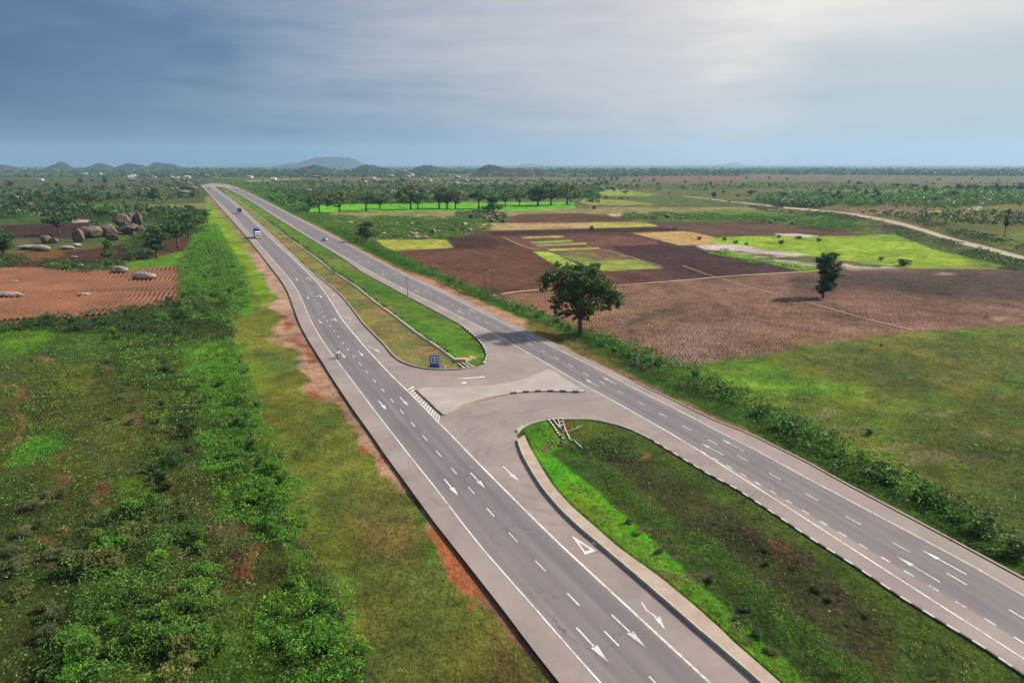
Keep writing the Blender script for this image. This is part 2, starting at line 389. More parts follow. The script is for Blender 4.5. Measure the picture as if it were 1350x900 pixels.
R_F = [(311,247.5),(350,266),(400,292.5),(440,312.5),(473,330),(506.7,348),(539,365),(571,379.5),(611,399.5),(650,419),(696.7,441.7),(730,457.8),(774.4,479.4),(836.7,512),(892,539.4),(949,569.6),(993,591),(1060,628),(1083,640),(1187,695),(1276,742),(1350,785)]
R_K = [(300,243),(312,246.7),(327.8,254.2),(350,264.2),(372,276),(400,290.5),(440,310),(467.8,326),(495.5,341),(539,362.2),(572,376.3),(611,393.5),(640,408),(669,422),(707.8,441),(741,456.5),(780,476),(836.7,503),(889,528),(949,557),(978.5,567.5),(1008,581.5),(1060,607),(1116,638),(1187,675.5),(1246,706.7),(1350,763)]
S_L = [(681,569),(682,580),(689,599),(696.7,613),(707.8,631),(718.5,646.7),(740.7,672),(766,695.5),(792,717),(857,772),(917,824),(976,874),(1005.5,900)]
S_I = [(689,568.5),(691.5,573),(696.7,586.7),(704.4,599),(712,613),(722,629),(733,645),(755.5,669),(777.8,688),(816,721.5),(872,761.5),(916.7,798.5),(958,835.5),(961,840),(990,865),(1030,900)]
S_R = [(681,569),(686.7,563),(692,560),(704.4,555.5),(720,552.3),(740,551.7),(760,551.7),(782,552),(810,558),(831.5,564.8),(857.4,577.8),(896,601),(935,624.4),(969,642),(1009,668),(1068.5,708),(1128,745),(1187,785),(1246,821),(1294,850),(1350,888)]
PZ = 0.22       # height of the pavement above the verges
def smooth(pl, n=2, step=6.0, keep=True):
    pts = [pl[0]]
    for a, b in zip(pl[:-1], pl[1:]):
        L = math.hypot(b[0]-a[0], b[1]-a[1]); k = max(1, int(L/step))
        for i in range(1, k+1): pts.append((a[0]+(b[0]-a[0])*i/k, a[1]+(b[1]-a[1])*i/k))
    A = np.array(pts, float)
    for _ in range(n):
        B = A.copy(); B[1:-1] = (A[:-2]+2*A[1:-1]+A[2:])/4; A = B
    return [tuple(x) for x in A]
def G(pl, z=0.0, n=2, ext=0.0, step=6.0):
    g = [P(u, v, z) for u, v in smooth(pl, n, step)]
    if ext:
        d = (g[-1]-g[-4]).normalized(); g.append(g[-1]+d*ext)
    return g
def offset(g, d):
    out = []
    for i, p in enumerate(g):
        t = (g[min(i+1, len(g)-1)]-g[max(i-1, 0)]); t.z = 0; t.normalize()
        out.append(p + Vector((t.y, -t.x, 0))*d)
    return out
def ribbon(name, A, B, mat, z=None, cross=6, kind='structure', across=None):
    """surface between two lines resampled to the same length; uv = metres across, metres along"""
    def res(L, n):
        L = [Vector(p) for p in L]; d = [0]
        for a, b in zip(L[:-1], L[1:]): d.append(d[-1]+(b-a).length)
        out = []; j = 0
        for i in range(n):
            s = d[-1]*i/(n-1)
            while j < len(L)-2 and d[j+1] < s: j += 1
            k = (s-d[j])/max(1e-9, d[j+1]-d[j]); out.append(L[j].lerp(L[j+1], min(1, max(0, k))))
        return out
    n = max(len(A), len(B))*2
    A2, B2 = res(A, n), res(B, n); V = []; F = []; UV = []
    s = 0
    for i in range(n):
        if i: s += (A2[i]-A2[i-1]).length
        w = across or (B2[i]-A2[i]).length
        for k in range(cross+1):
            p = A2[i].lerp(B2[i], k/cross)
            if z is not None: p = Vector((p.x, p.y, z))
            V.append(p); UV.append((w*k/cross, s))
    for i in range(n-1):
        for k in range(cross):
            a = i*(cross+1)+k; F.append((a, a+1, a+cross+2, a+cross+1))
    me = bpy.data.meshes.new(name); me.from_pydata([tuple(v) for v in V], [], F); me.update()
    if me.polygons[0].normal.z < 0: me.flip_normals()
    ul = me.uv_layers.new(name='UVMap')
    for li, l in enumerate(me.loops): ul.data[li].uv = UV[l.vertex_index]
    o = link(name, me, mat)
    if kind: o['kind'] = kind
    return o
def bar(name, g, w, z0, z1, mat, kind='structure', side=0):
    """extruded box section following a line; uv.y = metres along"""
    a = offset(g, -w/2+side*w/2); b = offset(g, w/2+side*w/2); V = []; F = []; s = 0; UV = []
    for i in range(len(g)):
        if i: s += (g[i]-g[i-1]).length
        for p, z in ((a[i], z0), (a[i], z1), (b[i], z1), (b[i], z0)):
            V.append((p.x, p.y, z)); UV.append((0, s))
    for i in range(len(g)-1):
        for k in range(3): q = i*4+k; F.append((q, q+1, q+5, q+4))
    F.append((0,1,2,3)); q = (len(g)-1)*4; F.append((q+3,q+2,q+1,q))
    me = bpy.data.meshes.new(name); me.from_pydata(V, [], F); me.update()
    bm = bmesh.new(); bm.from_mesh(me); bmesh.ops.recalc_face_normals(bm, faces=bm.faces); bm.to_mesh(me); bm.free()
    ul = me.uv_layers.new(name='UVMap')
    for li, l in enumerate(me.loops): ul.data[li].uv = UV[l.vertex_index]
    o = link(name, me, mat)
    if kind: o['kind'] = kind
    return o

# ------------------------------------------------------------------ ground: one graded sheet with the land's own colours
def build_ground():
    us = np.concatenate([np.linspace(-1500, -20, 90, endpoint=False), np.arange(-20, 1371, 1.7), np.linspace(1372, 2900, 90)])
    vs_ = np.concatenate([[217.55, 217.8, 218.1, 218.4], np.arange(218.8, 245, .45), np.arange(245, 480, .95), np.arange(480, 925, 1.8), np.linspace(927, 1500, 50)])
    U, V = np.meshgrid(us, vs_); t = CAMH/(SP+(V-450)/FOC*CP); X = t*(U-675)/FOC; Y = t*(CP-(V-450)/FOC*SP)
    nu, nv = len(us), len(vs_)
    D = np.hypot(X, Y)
    # natural outlines: nudge the look-up position by noise that belongs to the ground
    def warp(amp, f, s):
        wx = X + (fbm(X*f, Y*f, s, 3)-.5)*2*amp; wy = Y + (fbm(X*f, Y*f, s+50, 3)-.5)*2*amp
        d = wy*CP + CAMH*SP; d = np.maximum(d, 1)
        return 675+FOC*wx/d, 450+FOC*(-wy*SP+CAMH*CP)/d
    Uc, Vc = warp(.7, .25, 3); Us, Vs = warp(5.0, .09, 9)
    C = np.zeros(U.shape+(3,)); PR = np.zeros(U.shape+(3,))   # par: speckle, clod, grass
    def setall(mask, col, par):
        m = mask[..., None]
        C[:] = C*(1-m) + np.array(alb(*col))*m; PR[:] = PR*(1-m) + np.array(par)*m
    n1 = fbm(X/60, Y/60, 1, 5); n2 = fbm(X/14, Y/14, 21, 4); n3 = fbm(X/4, Y/4, 33, 3); nb = fbm(X/400, Y/400, 5, 4)
    setall(np.ones(U.shape), (82, 100, 54), (.5, .3, .8))
    sm = lambda a, b, x: np.clip((x-a)/(b-a), 0, 1)**2*(3-2*np.clip((x-a)/(b-a), 0, 1))
    setall(sm(.48, .62, n1), (112, 112, 66), (.4, .3, .6))
    setall(sm(.56, .66, n2)*.7, (58, 80, 36), (.6, .3, .9))
    setall(sm(.60, .7, fbm(X/90, Y/60, 77, 4)), (128, 96, 72), (.3, .5, .2))
    def poly(pl, col, par=(.4, .3, .6), feather=1.0, soft=False, mx=1.0, nz=None):
        a = np.array(pl); f = feather+10
        u, v = (Us, Vs) if soft else (Uc, Vc)
        w = (u > a[:,0].min()-f) & (u < a[:,0].max()+f) & (v > a[:,1].min()-f) & (v < a[:,1].max()+f)
        if not w.any(): return
        d = sdist(u[w], v[w], pl); m = np.clip(.5 - d/feather, 0, 1)*mx
        if nz is not None: m = m*nz[w]
        m = m[:, None]; C[w] = C[w]*(1-m)+np.array(alb(*col))*m; PR[w] = PR[w]*(1-m)+np.array(par)*m
    def blob(u0, v0, ru, rv, col, par=(.3, .3, .2), mx=1.0, rot=0):
        w = (np.abs(Us-u0) < ru*3+5) & (np.abs(Vs-v0) < rv*3+5)
        if not w.any(): return
        dx = Us[w]-u0; dy = Vs[w]-v0
        if rot: dx, dy = dx*math.cos(rot)+dy*math.sin(rot), -dx*math.sin(rot)+dy*math.cos(rot)
        r = np.hypot(dx/ru, dy/rv) + (n3[w]-.5)*1.3 + (n2[w]-.5)*.8
        m = (np.clip(1.5-r*1.15, 0, 1)*mx)[:, None]
        C[w] = C[w]*(1-m)+np.array(alb(*col))*m; PR[w] = PR[w]*(1-m)+np.array(par)*m
    ONE = np.ones(U.shape)
    clod = (.25, 1.0, 0.0); grass = (.5, .2, 1.0); short = (.35, .15, .6)
    # far plain
    poly([(-900,217),(2600,217),(2600,227),(-900,227)], (70,92,66), (.3,.3,.4), 3)
    poly([(770,228),(960,230),(1350,238),(1900,236),(1900,243),(1200,241),(1000,240),(850,238),(770,236)], (122,98,82), (.3,.3,.4), 3, mx=.75)
    poly([(840,233),(970,235),(960,238.5),(850,238)], (138,92,78), (.3,.3,.2), 2)
    poly([(1110,246),(1350,250),(1700,252),(1700,262),(1120,262)], (96,122,52), (.4,.3,.7), 3, mx=.7)
    poly([(1160,256),(1215,252),(1230,262),(1165,263)], (88,140,48), (.4,.3,.7), 3)
    poly([(1120,276),(1350,268),(1800,262),(1800,420),(1350,332),(1200,292),(1150,284)], (104,108,52), (.6,.3,.7), 3)
    poly([(1120,274),(1230,277),(1225,282),(1130,283)], (140,112,82), (.3,.4,.3), 2)
    poly([(1350,285),(1240,285),(1190,292),(1350,318)], (84,98,44), (.6,.3,.7), 5, mx=.7)
    poly([(1290,320),(1350,305),(1700,330),(1700,400),(1350,330)], (96,128,40), (.6,.3,.7), 5, mx=.7)
    poly([(1207,259.5),(1245,261),(1290,262),(1350,260.5),(1350,262),(1290,264),(1215,262)], (200,178,150), (.3,.3,0), 1)
    poly([(1272,277),(1292,269.5),(1298,270),(1290,278),(1270,279)], (190,170,140), (.3,.3,0), 1)
    poly([(1195,288),(1215,281),(1240,277),(1242,279),(1215,284),(1200,289)], (180,158,124), (.3,.3,0), 1)
    poly([(280,224),(900,224),(900,232),(280,232)], (64,88,60), (.5,.3,.5), 3)
    poly([(560,228),(780,230),(780,238),(600,236)], (110,112,70), (.4,.3,.5), 3, mx=.7)
    poly([(640,240),(780,240),(780,243),(640,243)], (132,128,80), (.4,.3,.5), 2, mx=.6)
    poly([(770,250),(810,249),(868,256),(850,259),(780,257)], (122,150,64), short, 2)
    poly([(780,261),(847,266),(868,270),(780,270),(755,264)], (126,142,72), short, 2)
    poly([(430,268),(400,275),(405,280.5),(500,279),(690,277.5),(760,276),(755,266)], (92,168,34), short, 1.2)
    poly([(448,252),(475,256),(474,267),(452,268)], (165,125,90), clod, 2)
    poly([(435,279.5),(500,279.5),(690,277.5),(780,273),(993,273),(1050,276),(960,281),(840,281),(690,284),(580,288),(437,288)], (150,138,88), short, 1.2)
    poly([(960,276),(1080,281),(1140,288),(1150,300),(1090,304),(990,294),(860,292),(820,284),(880,281)], (84,122,42), (.7,.3,1), 3)
    poly([(440,288),(640,289),(646,304),(592,316),(497,316),(450,300)], (78,112,42), (.7,.3,1), 2)
    poly([(684,282),(767,280.7),(817,287),(840,292),(780,294),(673,294),(665,291)], (112,74,60), clod, 1)
    poly([(561,292),(612,292),(613,302),(560,304),(545,298)], (98,58,48), clod, 1)
    poly([(612,292),(660,294),(780,293),(844,292.5),(872,297.5),(785,301),(650,304),(640,304),(622,301)], (182,156,104), short, 1)
    poly([(780,292.7),(844,292.5),(872,297.5),(785,301)], (158,162,86), short, 1)
    poly([(850,291.5),(1000,292),(1060,297),(1125,304),(1125,311),(1000,314),(955,314),(919,307),(900,304),(872,299)], (118,88,70), clod, 1)
    # the patchwork of dark ploughed plots
    poly([(597,315),(640,304),(872,298.5),(905,304),(925,311),(952,316),(959,322),(1000,340),(1062,357),(1020,361),(800,378),(648,390),(600,378),(515,331),(598,326)], (112,70,62), clod, 1)
    poly([(515,331),(600,327),(850,330),(800,376),(650,389),(600,378)], (126,78,66), clod, 5, mx=.8)
    poly([(640,305),(872,299),(895,303.5),(760,307),(650,310)], (78,50,50), clod, 1)
    poly([(590,313),(640,309),(660,320),(645,328),(600,327)], (92,56,54), clod, 2)
    poly([(800,312),(900,312),(960,325),(1050,356),(900,370),(860,352),(836,340),(810,328)], (92,64,62), clod, 3)
    poly([(662,312),(780,309),(860,314),(870,322),(775,326),(700,330)], (136,94,78), clod, 1)
    poly([(833,307),(900,304.7),(919,307),(951,315),(959,321),(930,322.5),(895,323)], (198,160,100), short, 1)
    for p_, c_ in (([(688,312),(742,310),(744,312.4),(690,314)], (168,174,96)), ([(698,318.5),(753,316),(756,318.6),(703,321)], (140,170,80)),
                   ([(703,322.5),(772,319.3),(773.5,321.8),(708,324)], (150,172,84)), ([(720,328),(789,325.5),(791,328),(726,330.5)], (160,180,84)),
                   ([(727,331),(804,330),(831,339),(796,342),(747,340)], (120,112,78)), ([(778,329),(804,329),(824,335.5),(796,341)], (122,78,66)),
                   ([(703,331),(724,331),(768,351),(764,356),(736,353)], (142,186,66)), ([(764,344),(838,341),(875,353),(793,357),(768,350)], (138,158,76)),
                   ([(740,338),(764,336),(790,343),(764,345)], (126,142,72))):
        poly(p_, c_, short, .8)
    poly([(497,316),(588,315),(597,326),(513,330.5)], (158,170,70), short, 1)
    # pasture, pale washed sand and puddled hollows
    poly([(930,316),(951,312.5),(1000,311),(1120,311),(1180,309),(1230,328),(1325,350),(1310,354),(1200,353.5),(1100,341),(1060,336),(1000,327),(960,321)], (136,184,48), grass, 1.5)
    poly([(932,333),(958,330),(1002,339),(1060,345),(1100,352),(1095,357),(1062,358),(1000,344)], (110,164,40), (.8,.3,1), 1.5)
    poly([(916,323),(956,321),(983,323),(1007,329),(1067,335),(1047,338),(1007,334),(977,331),(929,329)], (206,190,178), (.25,.3,0), 2)
    poly([(970,333),(1010,334),(1035,338),(1070,344),(1160,353),(1200,357),(1180,359),(1120,354),(1062,350),(1010,341)], (196,180,160), (.25,.3,0), 3, soft=False, nz=sm(.42, .55, fbm(X/9, Y/9, 91, 4)))
    poly([(1075,342),(1120,347),(1165,349),(1205,355.5),(1180,359.5),(1130,357),(1090,350)], (204,188,170), (.25,.3,0), 2, nz=sm(.38, .5, fbm(X/7, Y/7, 95, 4)))
    poly([(1020,308),(1050,307.7),(1080,310.5),(1075,311.8),(1030,310.6)], (222,210,196), (.25,.3,0), .8)
    poly([(800,282),(830,280.5),(832,284),(808,285)], (212,196,170), (.25,.3,0), 1)
    poly([(1000,341),(1052,344),(1060,346.5),(1000,343)], (196,180,160), (.25,.3,0), 1)
    # stubble field
    poly([(648,390),(800,378),(1020,361),(1075,357),(1200,354),(1350,355),(1700,352),(1700,430),(1350,428),(1200,437),(1080,455),(905,483),(860,472),(800,441),(700,406)], (156,119,97), clod, 1.2)
    poly([(1095,357),(1350,353),(1700,350),(1700,405),(1350,398),(1210,392),(1120,380)], (84,72,62), clod, 16, mx=.85)  # dark right end: a cloud shadow put into the soil colour
    poly([(1040,362),(1100,357),(1130,385),(1050,390)], (98,82,70), clod, 14, mx=.7)
    poly([(1080,380),(1220,400),(1330,416),(1200,432),(1120,414)], (158,112,98), clod, 16, mx=.6)
    poly([(650,392),(800,380),(790,440),(700,405)], (160,110,84), clod, 16, mx=.6)
    poly([(822,430),(846,411),(898,404),(896,411),(848,425)], (96,92,66), (.4,.8,.4), 8, mx=.75)
    poly([(860,430),(1000,420),(930,478),(890,478)], (140,116,108), clod, 20, mx=.5)
    blob(1244,361,14,2,(170,150,125)); blob(1335,423,16,2.5,(175,150,120))
    # right pasture
    poly([(890,486),(905,484),(1080,456),(1200,438),(1350,428),(1800,420),(1800,1100),(1350,752),(1290,725),(1100,622),(1000,570)], (104,128,46), grass, 2)
    poly([(1050,450),(1250,440),(1400,450),(1300,520),(1150,520),(1020,490)], (116,118,54), grass, 20, mx=.8)
    poly([(900,486),(990,472),(1040,492),(1150,508),(1130,524),(1060,520),(990,522),(930,505)], (98,158,38), grass, 22, mx=.7)
    poly([(1180,560),(1350,500),(1800,520),(1800,900),(1350,740),(1250,690)], (76,92,38), grass, 30, mx=.75)
    for u_, v_, a_, b_ in ((1085,540,32,5),(1125,560,30,6),(1170,588,34,5),(1230,602,34,6),(1225,540,24,4),(1265,562,20,5),(1110,575,12,4),(1310,520,20,3)):
        blob(u_, v_, a_, b_, (148,138,98), (.5,.6,.5), .75)
    # ---- left side
    poly([(-900,226),(280,226),(270,262),(-900,262)], (66,86,46), (.5,.3,.8), 3)
    poly([(-300,243),(120,242),(200,246),(120,250),(-300,250)], (98,90,66), (.4,.4,.5), 3, mx=.6)
    poly([(-300,250),(70,250),(150,262),(-300,262)], (72,98,48), (.4,.3,.7), 4, mx=.7)
    poly([(-500,268),(90,266),(270,262),(280,300),(-500,300)], (62,92,40), (.6,.3,.9), 3)
    poly([(-400,280),(30,279),(100,270),(150,269),(120,277),(60,284),(-400,286)], (92,124,50), short, 2)
    poly([(148,272),(270,267),(276,275),(210,276),(158,279)], (132,128,66), short, 1.5)
    poly([(-500,300),(19,296),(93,293),(100,284),(123,283),(116,300),(95,314),(-500,316)], (86,60,50), clod, 1)
    poly([(95,284),(118,283),(120,290),(97,292)], (116,78,60), clod, 1)
    poly([(94,289),(118,289.5),(117,293),(95,293.5)], (196,186,172), (.3,.4,0), 1)
    poly([(-500,318),(30,317),(110,318),(115,328),(60,333),(-500,335)], (104,104,62), (.5,.5,.5), 2)
    poly([(-500,343),(-20,341),(107,329),(187,318),(267,311),(245,330),(187,340),(120,348),(60,354),(-500,357)], (100,62,50), clod, 1.2)
    poly([(10,338),(20,332),(80,331),(86,336),(60,342),(20,344)], (150,92,62), clod, 1)
    poly([(160,348),(200,340),(262,326),(262,338),(236,352),(160,357)], (92,140,40), grass, 2)
    poly([(-600,352),(67,352),(160,357),(237,350),(242,377),(230,400),(187,410),(133,417),(67,426),(-600,432)], (166,98,68), clod, 1)
    # rough pasture at the left
    poly([(-600,436),(0,431),(67,425),(135,416),(190,409),(240,385),(290,395),(330,420),(345,640),(420,760),(500,930),(520,1500),(-1500,1500),(-1500,700)], (68,88,34), grass, 3)
    poly([(-200,490),(120,470),(220,520),(200,640),(120,700),(-200,720)], (82,88,38), grass, 30, mx=.8)
    poly([(-300,640),(120,640),(120,930),(-300,930)], (54,74,30), grass, 40, mx=.8)
    poly([(-300,437),(60,430),(75,440),(60,455),(20,470),(-300,470)], (92,146,28), grass, 8, mx=.9)
    poly([(70,425),(150,425),(160,470),(60,470)], (60,100,34), grass, 10, mx=.7)
    poly([(38,570),(78,567),(75,595),(48,607),(36,600)], (74,146,34), grass, 16, soft=True, mx=.85)
    poly([(90,480),(130,482),(115,520),(60,520)], (104,118,34), grass, 10, mx=.7)
    poly([(150,628),(205,625),(200,650),(160,655)], (84,136,26), grass, 10, mx=.8)
    poly([(240,460),(300,450),(315,480),(290,500),(270,520),(230,505)], (84,150,34), grass, 14, soft=True)
    for u_, v_, a_, b_, c_ in ((57,477,9,8,(170,112,84)),(38,518,9,14,(160,104,78)),(20,508,24,3,(150,104,76)),(14,570,8,26,(150,98,74)),(4,625,8,12,(120,78,60)),(82,636,14,6,(126,78,58)),
        (139,640,9,10,(132,88,62)),(246,518,6,8,(176,112,86)),(163,549,9,6,(132,92,68)),(139,481,9,4,(150,108,84)),(219,628,4,8,(130,90,70)),(128,588,10,5,(122,98,70)),
        (41,750,8,18,(126,78,56)),(92,728,12,20,(140,82,56)),(66,710,16,9,(128,80,58)),(106,690,14,5,(136,84,58)),(136,655,10,5,(146,90,62)),(60,660,12,8,(112,78,54)),
        (346,736,15,8,(152,82,58)),(352,742,8,5,(160,84,60)),(281,844,7,5,(124,86,64)),(261,868,8,14,(106,78,56)),(277,712,18,9,(104,78,58)),(290,762,26,12,(96,76,56)),(282,892,10,5,(130,84,62)),(330,735,24,5,(112,78,58)),(26,836,14,4,(104,78,56)),(316,765,14,5,(140,96,70))):
        blob(u_, v_, a_, b_, c_, (.3,.6,.2), .9)
    poly([(230,800),(330,790),(380,830),(400,940),(250,940)], (68,112,28), grass, 30, mx=.8)
    # verge of the left carriageway
    poly([(272,262),(283,262),(300,286),(332,325),(368,378),(376,402),(392,430),(410,470),(470,550),(560,680),(735,935),(520,935),(430,760),(345,620),(318,480),(300,420),(290,350),(262,310)], (108,122,48), (.45,.25,.9), 3)
    poly([(275,262),(296,283),(330,328),(366,385),(370,403),(345,403),(322,352),(290,308),(262,300)], (114,156,34), grass, 7)
    poly([(262,300),(290,308),(318,350),(335,400),(322,420),(296,380),(240,380),(235,350)], (76,150,28), grass, 8)
    poly([(330,470),(350,480),(354,500),(345,520),(332,500)], (132,168,26), grass, 6)
    poly([(330,420),(378,424),(400,470),(440,540),(450,600),(400,640),(350,600),(330,500)], (104,122,48), grass, 14, mx=.7)
    poly([(420,640),(560,700),(640,850),(700,930),(520,930),(460,760)], (94,100,44), grass, 30, mx=.7)
    poly([(470,640),(530,650),(560,720),(520,740),(470,700)], (122,100,58), (.5,.3,.8), 30, mx=.6)
    poly([(640,820),(690,880),(720,935),(640,935)], (110,86,60), (.5,.4,.6), 26, mx=.6)
    poly([(560,650),(572,690),(596,720),(595,740),(560,740),(545,690)], (70,106,40), grass, 10, mx=.7)
    KLo = smooth(K_L, 1)
    def strip(line, w0, w1, col, par=(.35,.12,.15), v0=0, v1=2000, side=-1, soft=2.0, amp=.6):
        L = [p for p in line if v0 <= p[1] <= v1]
        if len(L) < 2: return
        a = np.array(L); xs = np.interp(Vs, a[:,1], a[:,0]); dd = (Us*0+U-xs)*side
        wd = np.interp(V, [v0, v1], [w0, w1])*(1+(n2-.5)*2*amp*1.6+(n3-.5)*.9)
        m = np.clip((wd-dd)/np.maximum(wd*.3, 1), 0, 1)*((dd > -30) & (V >= v0) & (V <= v1))
        m = m*np.clip((V-v0)/8, 0, 1)*np.clip((v1-V)/8, 0, 1)
        m = m[..., None]; C[:] = C*(1-m)+np.array(alb(*col))*m; PR[:] = PR*(1-m)+np.array(par)*m
    strip(KLo, 8, 15, (150,132,84), v0=255, v1=345)
    strip(KLo, 17, 34, (196,160,136), v0=330, v1=420)
    strip(KLo, 33, 42, (192,150,124), v0=405, v1=560)
    strip(KLo, 34, 20, (188,148,120), v0=540, v1=650)
    strip(KLo, 16, 14, (176,138,110), v0=640, v1=700)
    strip(KLo, 7, 10, (180,118,90), v0=560, v1=935)
    strip(KLo, 22, 22, (170,92,66), v0=692, v1=790)
    strip(KLo, 20, 34, (152,112,84), v0=780, v1=935)
    for u_, v_, a_, b_ in ((398,455,8,14),(405,468,9,8),(385,432,7,10),(484,598,10,9),(603,752,13,15),(592,722,8,10),(418,515,10,10),(497,620,8,9),(545,665,8,8),(625,790,10,9)):
        blob(u_, v_, a_, b_, (178,96,66), (.3,.5,.1), .85)
    blob(376,442,18,5,(98,92,54),(.5,.3,.8),.9); blob(366,418,14,4,(110,110,60),(.5,.3,.8),.7)
    # verge of the right carriageway
    RKo = smooth(R_K, 1)
    def strip2(line, h0, h1, col, par, u0, u1, off=0, amp=.5, mx=1.0):
        a = np.array([p for p in line]); ys = np.interp(U, a[:,0], a[:,1]); dd = ys - off*np.interp(U, [u0, u1], [.6, 1.4]) - V
        wd = np.interp(U, [u0, u1], [h0, h1])*(1+(n2-.5)*2*amp+(n3-.5)*.7)
        m = np.clip((wd-dd)/np.maximum(wd*.3, .6), 0, 1)*((dd > -25) if off == 0 else np.clip(dd/2+1, 0, 1))*((U >= u0) & (U <= u1))
        m = (m*mx*np.clip((U-u0)/12, 0, 1)*np.clip((u1-U)/12, 0, 1))[..., None]
        C[:] = C*(1-m)+np.array(alb(*col))*m; PR[:] = PR*(1-m)+np.array(par)*m
    strip2(RKo, 7, 36, (62,112,30), grass, 330, 900, 0)
    strip2(RKo, 46, 60, (64,104,34), grass, 880, 1380, 0)
    strip2(RKo, 1.5, 4, (176,122,92), (.3,.4,0), 380, 560)
    strip2(RKo, 8, 13, (188,142,106), (.3,.4,0), 535, 740)
    strip2(RKo, 16, 18, (140,128,66), (.8,.3,1), 690, 815)
    strip2(RKo, 3, 5, (186,146,116), (.3,.4,0), 700, 820)
    strip2(RKo, 12, 14, (172,132,96), (.4,.4,0), 800, 880, mx=.9)
    strip2(RKo, 8, 8, (142,128,72), (.6,.4,.6), 870, 925)
    strip2(RKo, 10, 8, (170,130,98), (.4,.4,0), 900, 1010, mx=.9)
    strip2(RKo, 6, 7, (120,98,70), (.4,.4,.4), 990, 1380, mx=.8)
    # median: north part
    med = [(283,246)]+K_R[:-1]
    poly([(290,247)]+[(u, v) for u, v in K_R[2:-2]], (86,128,44), grass, 1.0)
    dr = [(297,252),(311,262),(322,270.5),(351,292.8),(365.5,303),(391,322),(407.8,334.4),(422,344.4),(436.7,357.8),(469,377.8),(495.5,400),(517.8,415.5),(549,440),(573,455.5),(600,475.5),(606,492)]
    poly([(u-.5, v+.5) for u, v in dr]+[(u, v) for u, v in K_R[21:4:-1]]+[(328,282),(300,259)], (148,142,76), (.45,.3,.7), 2)
    for u_, v_, a_, b_ in ((481,398,9,5),(494,412,12,6),(506,432,16,5),(545,467,16,6),(560,468,8,4),(400,335,14,3),(385,325,12,3),(450,372,10,4),(372,318,9,2.5),(440,345,10,4),(515,445,12,4)):
        blob(u_, v_, a_, b_, (176,132,94), (.35,.5,.3), .75)
    for u_, v_, a_, b_ in ((463,350,18,3),(475,354,14,3),(560,458,16,4),(608,461,10,2.5),(545,442,10,3)):
        blob(u_, v_, a_, b_, (150,128,92), (.4,.5,.3), .6)
    poly([(560,425),(625,445),(640,470),(628,482),(600,470),(540,425)], (92,150,36), grass, 12, mx=.7)
    # median: south part
    so_ = [(u, v) for u, v in S_R]+[(1700,1100),(1400,1300),(1100,960)]+[(u, v) for u, v in S_I[::-1]]
    poly(so_, (62,92,32), grass, 1.0)
    poly([(690,566),(720,553),(735,560),(745,585),(720,600),(700,590)], (78,148,30), grass, 6)
    poly([(698,590),(730,604),(760,625),(800,665),(860,712),(940,790),(1010,845),(1060,905),(1030,905),(955,835),(870,762),(778,690),(730,645),(705,605)], (88,176,24), grass, 6)
    poly([(735,625),(780,655),(860,725),(950,800),(1040,880),(1100,935),(1060,935),(1000,880),(900,800),(830,740),(760,680)], (104,146,40), grass, 14, mx=.8)
    for u_, v_, a_, b_ in ((832,690,14,8),(855,715,14,8),(880,735,12,7),(900,765,12,8),(955,812,16,9),(800,665,10,5),(975,830,16,6)):
        blob(u_, v_, a_, b_, (128,112,76), (.5,.5,.5), .6)
    poly([(760,556),(830,568),(900,606),(990,660),(1080,720),(1200,798),(1300,860),(1330,885),(1200,830),(1060,745),(940,665),(820,600),(770,580)], (70,98,34), grass, 8, mx=.9)
    poly([(770,590),(850,600),(930,650),(1010,700),(1100,770),(1180,830),(1200,900),(1100,860),(980,760),(860,670),(790,620)], (70,68,38), grass, 22, mx=.85)
    for u_, v_, a_, b_, c_ in ((1020,722,32,15,(110,74,56)),(1005,712,20,9,(122,80,60)),(1075,786,24,10,(84,66,50)),(1040,745,28,12,(88,68,50)),(955,690,24,10,(78,66,46)),(851,601,9,2.5,(182,134,104)),(1215,888,12,7,(96,62,46)),(1130,840,30,10,(76,68,46)),(780,577,10,3,(130,100,66)),(752,566,8,8,(150,92,68)),(750,575,6,7,(158,88,60)),(735,590,12,9,(128,102,72))):
        blob(u_, v_, a_, b_, c_, (.4,.7,.3), .85)
    # gentle mottling everywhere, finer than the plots
    mot = (1.06+(n3-.5)*.8+(fbm(X/1.3, Y/1.3, 61, 3)-.5)*.8+(n2-.5)*.8)[..., None]
    C *= mot
    g = PR[..., 2:3]; dryn = np.clip((fbm(X/7, Y/7, 71, 4)-.5)*4, -1, 1)[..., None]*g
    C *= 1+dryn*np.array([.30, .10, .02])
    Z = ((fbm(X/9, Y/9, 41, 3)-.5)*.5*np.clip(PR[..., 2], 0, 1)*np.clip((D-20)/50, 0, 1)*.6-.14)
    for pl_ in ([(u, v) for u, v in K_R], [(u, v) for u, v in S_R]+[(1700,1100),(1400,1500),(1200,1400)]+[(u, v) for u, v in S_I[::-1]]):
        w = (U > 270) & (U < 1750) & (V > 240); d_ = sdist(U[w], V[w], pl_); Z[w] = Z[w]+(np.maximum(Z[w]*.3, 0)+.09-Z[w])*np.clip(-d_/1.2, 0, 1)
    # keep the land below the pavement and flat beside it
    Z = np.minimum(Z, .1)
    co = np.stack([X, Y, Z], -1).reshape(-1, 3)
    i = np.arange((nv-1)*(nu-1)); r = i//(nu-1); c = i % (nu-1); a = r*nu+c
    F = np.stack([a, a+nu, a+nu+1, a+1], -1)
    me = npmesh('ground', co, F)
    ca = me.color_attributes.new('Col', 'FLOAT_COLOR', 'POINT')
    ca.data.foreach_set('color', np.concatenate([np.clip(C, .003, .75), np.ones(U.shape+(1,))], -1).astype(np.float32).ravel())
    pa = me.color_attributes.new('Par', 'FLOAT_COLOR', 'POINT')
    pa.data.foreach_set('color', np.concatenate([PR, np.ones(U.shape+(1,))], -1).astype(np.float32).ravel())
